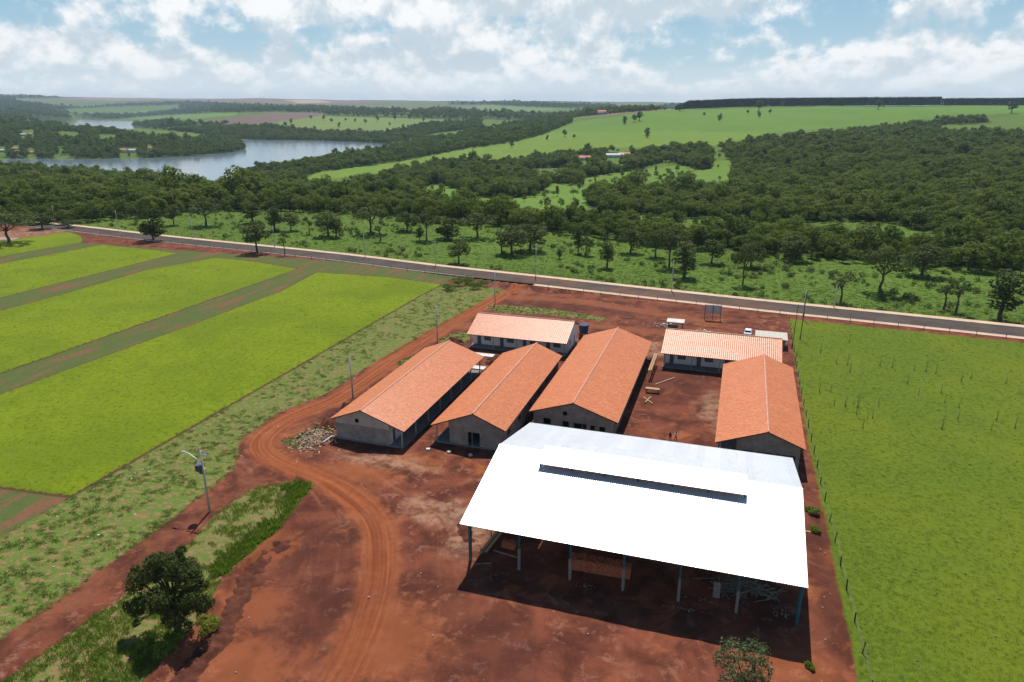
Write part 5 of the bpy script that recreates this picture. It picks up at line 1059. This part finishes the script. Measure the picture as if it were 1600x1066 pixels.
# scattered trees in the valley clearings
x, y, d = wedge(4200, 330, 2200, 1.2); z = terrain(x, y); px, py = proj(x, y, z)
m = (inside(px, py, [(640, 300), (700, 270), (820, 262), (1000, 245), (1145, 240), (1145, 295), (950, 292), (915, 328), (830, 330), (740, 316)]) | (inside(px, py, [(990, 342), (1250, 356), (1260, 368), (1000, 356)]))) & (fbm(x/40, y/40, 12) > 0.46)
x, y, z = x[m][:420], y[m][:420], z[m][:420]; k = len(x); s = RNG.uniform(0.45, 0.95, k); mid2 = [o.copy() for o in mid]
scatter('clearing_trees', 'scattered small trees and scrub in the bright valley clearings', 'scrub', np.stack([x, y, z-0.2], 1), np.stack([s, s, s], 1), zrot(k), RNG.integers(0, 8, k), mid2)
# plantation on the hill crest
def euc(seed): V, F = leaf_cloud([(RNG.uniform(-.3, .3), RNG.uniform(-.3, .3), z, 1.5, 1.5, 3.2) for z in (6, 11, 16, 20)], 150, 0.9, seed, 0.5, (0.7, 1.05)); return lib_obj('plantation_tree', mesh_np('plantation_tree', V, F, [M['leaf_euc']]))
pts = []
for d in np.arange(2150, 2330, 9):
    for a in np.arange(azim(1056), azim(1780), 5.0/2200): pts.append((a+RNG.normal(0, 0.0004), d/math.cos(a)+RNG.normal(0, 1.5)))
pts = np.array(pts); x = pts[:, 1]*np.sin(pts[:, 0]-HEAD); y = pts[:, 1]*np.cos(pts[:, 0]-HEAD); z = terrain(x, y); k = len(x); gapm = np.abs(pts[:, 0]-azim(1470)) > 0.0006
hz = np.where(pts[:, 0] < azim(1470), 1.12, 0.95)*RNG.uniform(0.92, 1.08, k)*np.clip(0.45+(pts[:, 0]-azim(1056))/0.03, 0.45, 1)
scatter('plantation', 'dark straight-edged tree plantation along the hill crest on the horizon', 'plantation', np.stack([x, y, z-1], 1)[gapm], np.stack([hz*0+1.2, hz*0+1.2, hz], 1)[gapm], zrot(k)[gapm], RNG.integers(0, 3, k)[gapm], [euc(i) for i in range(3)])
# grass
def tuft(seed, n, r, h, w, mat, droop=0.5):
    g = np.random.default_rng(seed); V = []; F = []
    for i in range(n):
        a = g.uniform(0, 6.28); q = r*math.sqrt(g.random()); x, y = q*math.cos(a), q*math.sin(a); b = g.uniform(0, 6.28); hh = h*g.uniform(0.5, 1.1); ln = hh*droop*g.uniform(0.4, 1.4); dx, dy = math.cos(b), math.sin(b); k = len(V)
        V += [(x-dy*w, y+dx*w, -0.03), (x+dy*w, y-dx*w, -0.03), (x+dx*ln*0.4+dy*w*0.8, y+dy*ln*0.4-dx*w*0.8, hh*0.6), (x+dx*ln, y+dy*ln, hh)]; F.append((k, k+1, k+2, k+3))
    return lib_obj('tuft', mesh_np('tuft', V, F, [mat]))
def grass(name, label, x, y, s, objs, zs=None):
    k = len(x); d = np.hypot(x, y); z = site_z(x, y); v = RNG.uniform(0.75, 1.3, k)*s
    return scatter(name, label, 'grass', np.stack([x, y, z], 1), np.stack([v, v, v*RNG.uniform(0.7, 1.25, k)], 1), zrot(k), RNG.integers(0, len(objs), k), objs)
x, y, d = wedge(70000, 60, 330, 0); m = np.maximum.reduce([sdist(x, y, p) for p in LAWNS]) > 0.15; x, y, d = x[m], y[m], d[m]
grass('turf_grass', 'bright yellow green turf on the rectangular plots', x, y, 0.42+d/480, [tuft(i, 14, 0.36, 0.07, 0.035, M['grass_lawn'], 1.8) for i in range(3)], np.full(len(x), 0.20)); print('turf', len(x))
x, y, d = wedge(110000, 52, 260, 0); m = sdist(x, y, RIGHT_LAWN) > 0.1; x, y, d = x[m], y[m], d[m]
grass('lawn_grass', 'green rough lawn beside the fenced red yard', x, y, 0.42+d/480, [tuft(10+i, 14, 0.36, 0.07, 0.035, M['grass_right'], 1.8) for i in range(3)], np.full(len(x), 0.0)); print('lawn', len(x))
x, y, d = wedge(150000, 45, 270, 0); m = (sdist(x, y, VERGE) > -0.2) & (fbm(x/1.1, y/0.8, 51, 3) > 0.53) & (fbm(x/9.0, y/9.0, 53, 2) > 0.30); x, y, d = x[m], y[m], d[m]
grass('verge_grass', 'patchy green weeds on the pale bare verge', x, y, 0.75+d/260, [tuft(20+i, 13, 0.30, 0.12, 0.032, M['grass_verge'], 1.4) for i in range(3)], np.full(len(x), 0.0)); print('verge', len(x))
x, y, d = wedge(60000, 42, 100, 0); m = (sdist(x, y, TALL) > -0.1) & (fbm(x/2.2, y/2.2, 61, 3) > 0.38); x, y, d = x[m], y[m], d[m]; hi = np.where((sdist(x, y, TALL) < 2.2) & (x > -58) & (y > 56), 1.9, 0.85)
grass('bank_grass', 'tall green grass on the bank beside the red yard', x, y, hi, [tuft(30+i, 14, 0.32, 0.32, 0.03, M['grass_tall'], 0.6) for i in range(3)], np.full(len(x), 0.22)); print('bank', len(x))
x, y, d = wedge(60000, 100, 240, 0); m = np.maximum.reduce([sdist(x, y, p) for p in GREENS]) > -0.2; x, y = x[m], y[m]
grass('weed_patch', 'green weeds in strips beside the orange track', x, y, 1.1, [tuft(40+i, 11, 0.34, 0.25, 0.035, M['grass_verge'], 0.8) for i in range(2)], np.full(len(x), 0.02))
x, y, d = wedge(50000, 190, 430, 0); rd = np.interp(x, [p[0] for p in ROAD_C], [p[1] for p in ROAD_C]); m = (y > rd+8.5); x, y, d = x[m], y[m], d[m]
grass('pasture_grass', 'rough green pasture grass beyond the road', x, y, 0.95+0*d, [tuft(50+i, 12, 0.5, 0.22, 0.05, M['grass_pasture'], 0.8) for i in range(3)]); print('pasture', len(x))
x, y, d = wedge(9000, 200, 400, 0); rd = np.interp(x, [p[0] for p in ROAD_C], [p[1] for p in ROAD_C]); z = terrain(x, y); px, py = proj(x, y, z)
m = (y > rd+9.5) & ~forest_mask(px, py-4) & (fbm(x/16, y/16, 71, 3) > 0.52); x, y, z = x[m][:700], y[m][:700], z[m][:700]; k = len(x); s = RNG.uniform(0.5, 1.5, k)
def scrub(seed): V, F = leaf_cloud([(RNG.uniform(-.4, .4), RNG.uniform(-.4, .4), 0.55, .6, .6, .55) for _ in range(4)], 110, 0.17, seed, 0.8); return lib_obj('scrub', mesh_np('scrub', V, F, [M['leaf']]))
scatter('pasture_scrub', 'small dark shrubs scattered over the pasture', 'scrub', np.stack([x, y, z], 1), np.stack([s, s, s], 1), zrot(k), RNG.integers(0, 3, k), [scrub(i) for i in range(3)])
# dry stems standing in the lawn
def stem(seed):
    gg = random.Random(seed); mb = MB(); h = 2.6
    for _ in range(3):
        x, y = gg.uniform(-.12, .12), gg.uniform(-.12, .12); top = Vector((x+gg.uniform(-.3, .3), y+gg.uniform(-.3, .3), h*gg.uniform(0.7, 1.1))); mb.cyl((x, y, 0), top, 0.035, 0.012, 4, cap=False)
        for _ in range(5):
            p = Vector((x, y, 0)).lerp(top, gg.uniform(0.3, 0.95)); mb.cyl(p, p+Vector((gg.uniform(-.25, .25), gg.uniform(-.25, .25), gg.uniform(.05, .3))), 0.013, 0.006, 3, cap=False)
    for _ in range(9): mb.cyl((gg.uniform(-.2, .2), gg.uniform(-.2, .2), 0), (gg.uniform(-.4, .4), gg.uniform(-.4, .4), gg.uniform(.2, .6)), 0.02, 0.008, 3, cap=False)
    return mb.mesh('stem', M['dry'])
SM = [stem(i) for i in range(4)]
for i, (X, Y) in enumerate(((80, 690), (98, 693), (121, 782), (140, 787), (155, 858//1), (138, 832), (103, 775), (173, 780), (163, 855), (82, 450), (107, 515), (124, 522), (175, 528), (194, 540), (228, 557), (246, 566), (262, 577), (302, 628), (317, 606), (371, 640), (270, 700), (276, 760), (298, 790), (271, 925), (297, 865), (357, 868), (386, 918), (349, 930), (218, 640), (148, 920), (128, 565), (44, 470), (235, 712), (127, 380))):
    p = gpt(1200+X*1.0, 440+Y/4.0); o = link('dry_weed', SM[i % 4], None, 'bare grey dry stem standing up from the green lawn', 'weed', 'dry stems standing in the lawn'); o.location = (p[0], p[1], 0); s = RNG.uniform(0.6, 1.1); o.scale = (s*0.75, s*0.75, s); o.rotation_euler = (0, 0, RNG.uniform(0, 6))
# litter on the verge and yard
mb = MB(); g = random.Random(3)
for _ in range(45):
    x, y = g.uniform(-84, -69), g.uniform(40, 150); mb.box((x, y, 0.05), (g.uniform(.08, .28), g.uniform(.06, .2), g.uniform(.03, .08)), Matrix.Rotation(g.uniform(0, 6), 3, 'Z'))
mb.build('verge_litter', M['litter'], label='pale bits of litter strewn along the weedy verge', cat='litter', kind='stuff')
mb = MB()
for _ in range(90):
    x, y = (g.uniform(11.5, 14.4), g.uniform(50, 100)) if g.random() < 0.3 else (g.uniform(-58, 8), g.uniform(40, 66) if g.random() < 0.4 else g.uniform(110, 185))
    s = g.uniform(.06, .22); mb.box((x, y, 0.06), (s, s*.7, s*.4), Matrix.Rotation(g.uniform(0, 6), 3, 'Z'))
mb.build('yard_stones', M['stone'], label='small pale stones and rubble scattered on the red yard', cat='stones', kind='stuff')
mb = MB()
for _ in range(240):
    x, y = g.uniform(16, 70), g.uniform(55, 180); s = g.uniform(.06, .2); mb.ellipsoid((x, y, 0.04), (s, s*g.uniform(.5, 1), s*.4), 6, 4)
mb.build('dung_and_clods', M['dry'], label='small dark clods scattered over the green lawn', cat='clods', kind='stuff')

# ------------------------------------------------------------------ far houses
def far_house(label, px, py, w, dpt, h, rz, wallm, roofm, name='lakeside_house'):
    p = hit(px, py); t = thing(name, label, 'house', (p[0], p[1], p[2]-0.3), rz, 'far houses'); mb = MB()
    for o, sd_, nd, L, tp in (((-w/2, -dpt/2, 0), (1, 0, 0), (0, 1, 0), w, [(0, h), (w, h)]), ((-w/2, dpt/2, 0), (1, 0, 0), (0, -1, 0), w, [(0, h), (w, h)]), ((-w/2, -dpt/2+.16, 0), (0, 1, 0), (1, 0, 0), dpt-.32, [(0, h), ((dpt-.32)/2, h+dpt*.17), (dpt-.32, h)]), ((w/2, -dpt/2+.16, 0), (0, 1, 0), (-1, 0, 0), dpt-.32, [(0, h), ((dpt-.32)/2, h+dpt*.17), (dpt-.32, h)])):
        wall_mb(mb, o, sd_, nd, L, tp, [(L*.2, L*.35, 1, 2.1), (L*.6, L*.75, 1, 2.1)] if sd_[0] else [])
    mb.build('wall', wallm, t); rf = MB(); rr_ = dpt/2+.7
    for s in (-1, 1): rf.face([(-w/2-.6, 0, h+dpt*.17+.1), (w/2+.6, 0, h+dpt*.17+.1), (w/2+.6, s*rr_, h-.15), (-w/2-.6, s*rr_, h-.15)][::s])
    rf.build('roof', roofm, t)
    for i in range(2): MB().box((-w/2+w*(.275+.4*i), -dpt/2+.08, 1.55), (w*.14, .04, 1.08)).build('window', M['glass'], t)
OR = simple('far_orange_roof', (0.50, 0.19, 0.10), 0.8, vary=0.2, scale=0.3); WH = M['white_wall']; GR = simple('far_grey_roof', (0.45, 0.46, 0.47), 0.7, vary=0.15, scale=0.3)
far_house('white lakeside house with pale roof high on the island', 38, 212.5, 16, 10, 4, 0.2, WH, GR); far_house('orange roofed lakeside house high on the island', 49, 211, 13, 9, 3, 0.1, WH, OR)
far_house('orange roofed lakeside house near the island shore', 49, 240, 14, 9, 3, 0.2, WH, OR); far_house('pale roofed lakeside house at the island edge', 3, 237, 16, 9, 3, 0.1, WH, GR); far_house('low pale house on the island slope', 25, 234, 12, 8, 3, 0.3, WH, OR)
far_house('cream lakeside house with orange roof among trees', 193, 238, 15, 10, 5, 0.2, WH, OR); far_house('white lakeside house beside the cream one', 208, 238, 14, 9, 4.5, 0.15, WH, GR); far_house('orange roofed house behind the cream lakeside pair', 234, 233, 12, 8, 3, 0.1, WH, OR)
far_house('bright orange roofed farmhouse among the valley trees', 914, 250, 20, 12, 4, 0.3, WH, OR, 'farmhouse'); far_house('grey roofed barn among the valley trees', 960, 246, 24, 11, 4, 0.3, WH, GR, 'barn'); far_house('pinkish roofed barn beside the grey valley barn', 976, 244, 16, 10, 4, 0.3, WH, OR, 'barn')
far_house('long pale farm shed on the far hill, nearer the valley', 955, 177, 70, 16, 5, 0.35, WH, OR, 'farm_shed'); far_house('long pale farm shed on the far hill, nearer the crest', 978, 173.5, 60, 16, 5, 0.35, WH, GR, 'farm_shed')

# ------------------------------------------------------------------ air
def build_haze():
    m = bpy.data.materials.new('haze_air'); m.use_nodes = True; k = NT(m.node_tree); k.n.clear(); out = k.node('ShaderNodeOutputMaterial'); v = k.node('ShaderNodeVolumePrincipled')
    v.inputs['Color'].default_value = (0.62, 0.80, 1.0, 1); v.inputs['Density'].default_value = 5.5e-5; v.inputs['Anisotropy'].default_value = 0.0; k.l.new(v.outputs[0], out.inputs['Volume'])
    mb = MB().box((0, 0, 85), (29000, 29000, 270)); mb.build('haze', m, kind='stuff', label='pale blue haze over the valley and far hills', cat='haze')
build_haze()
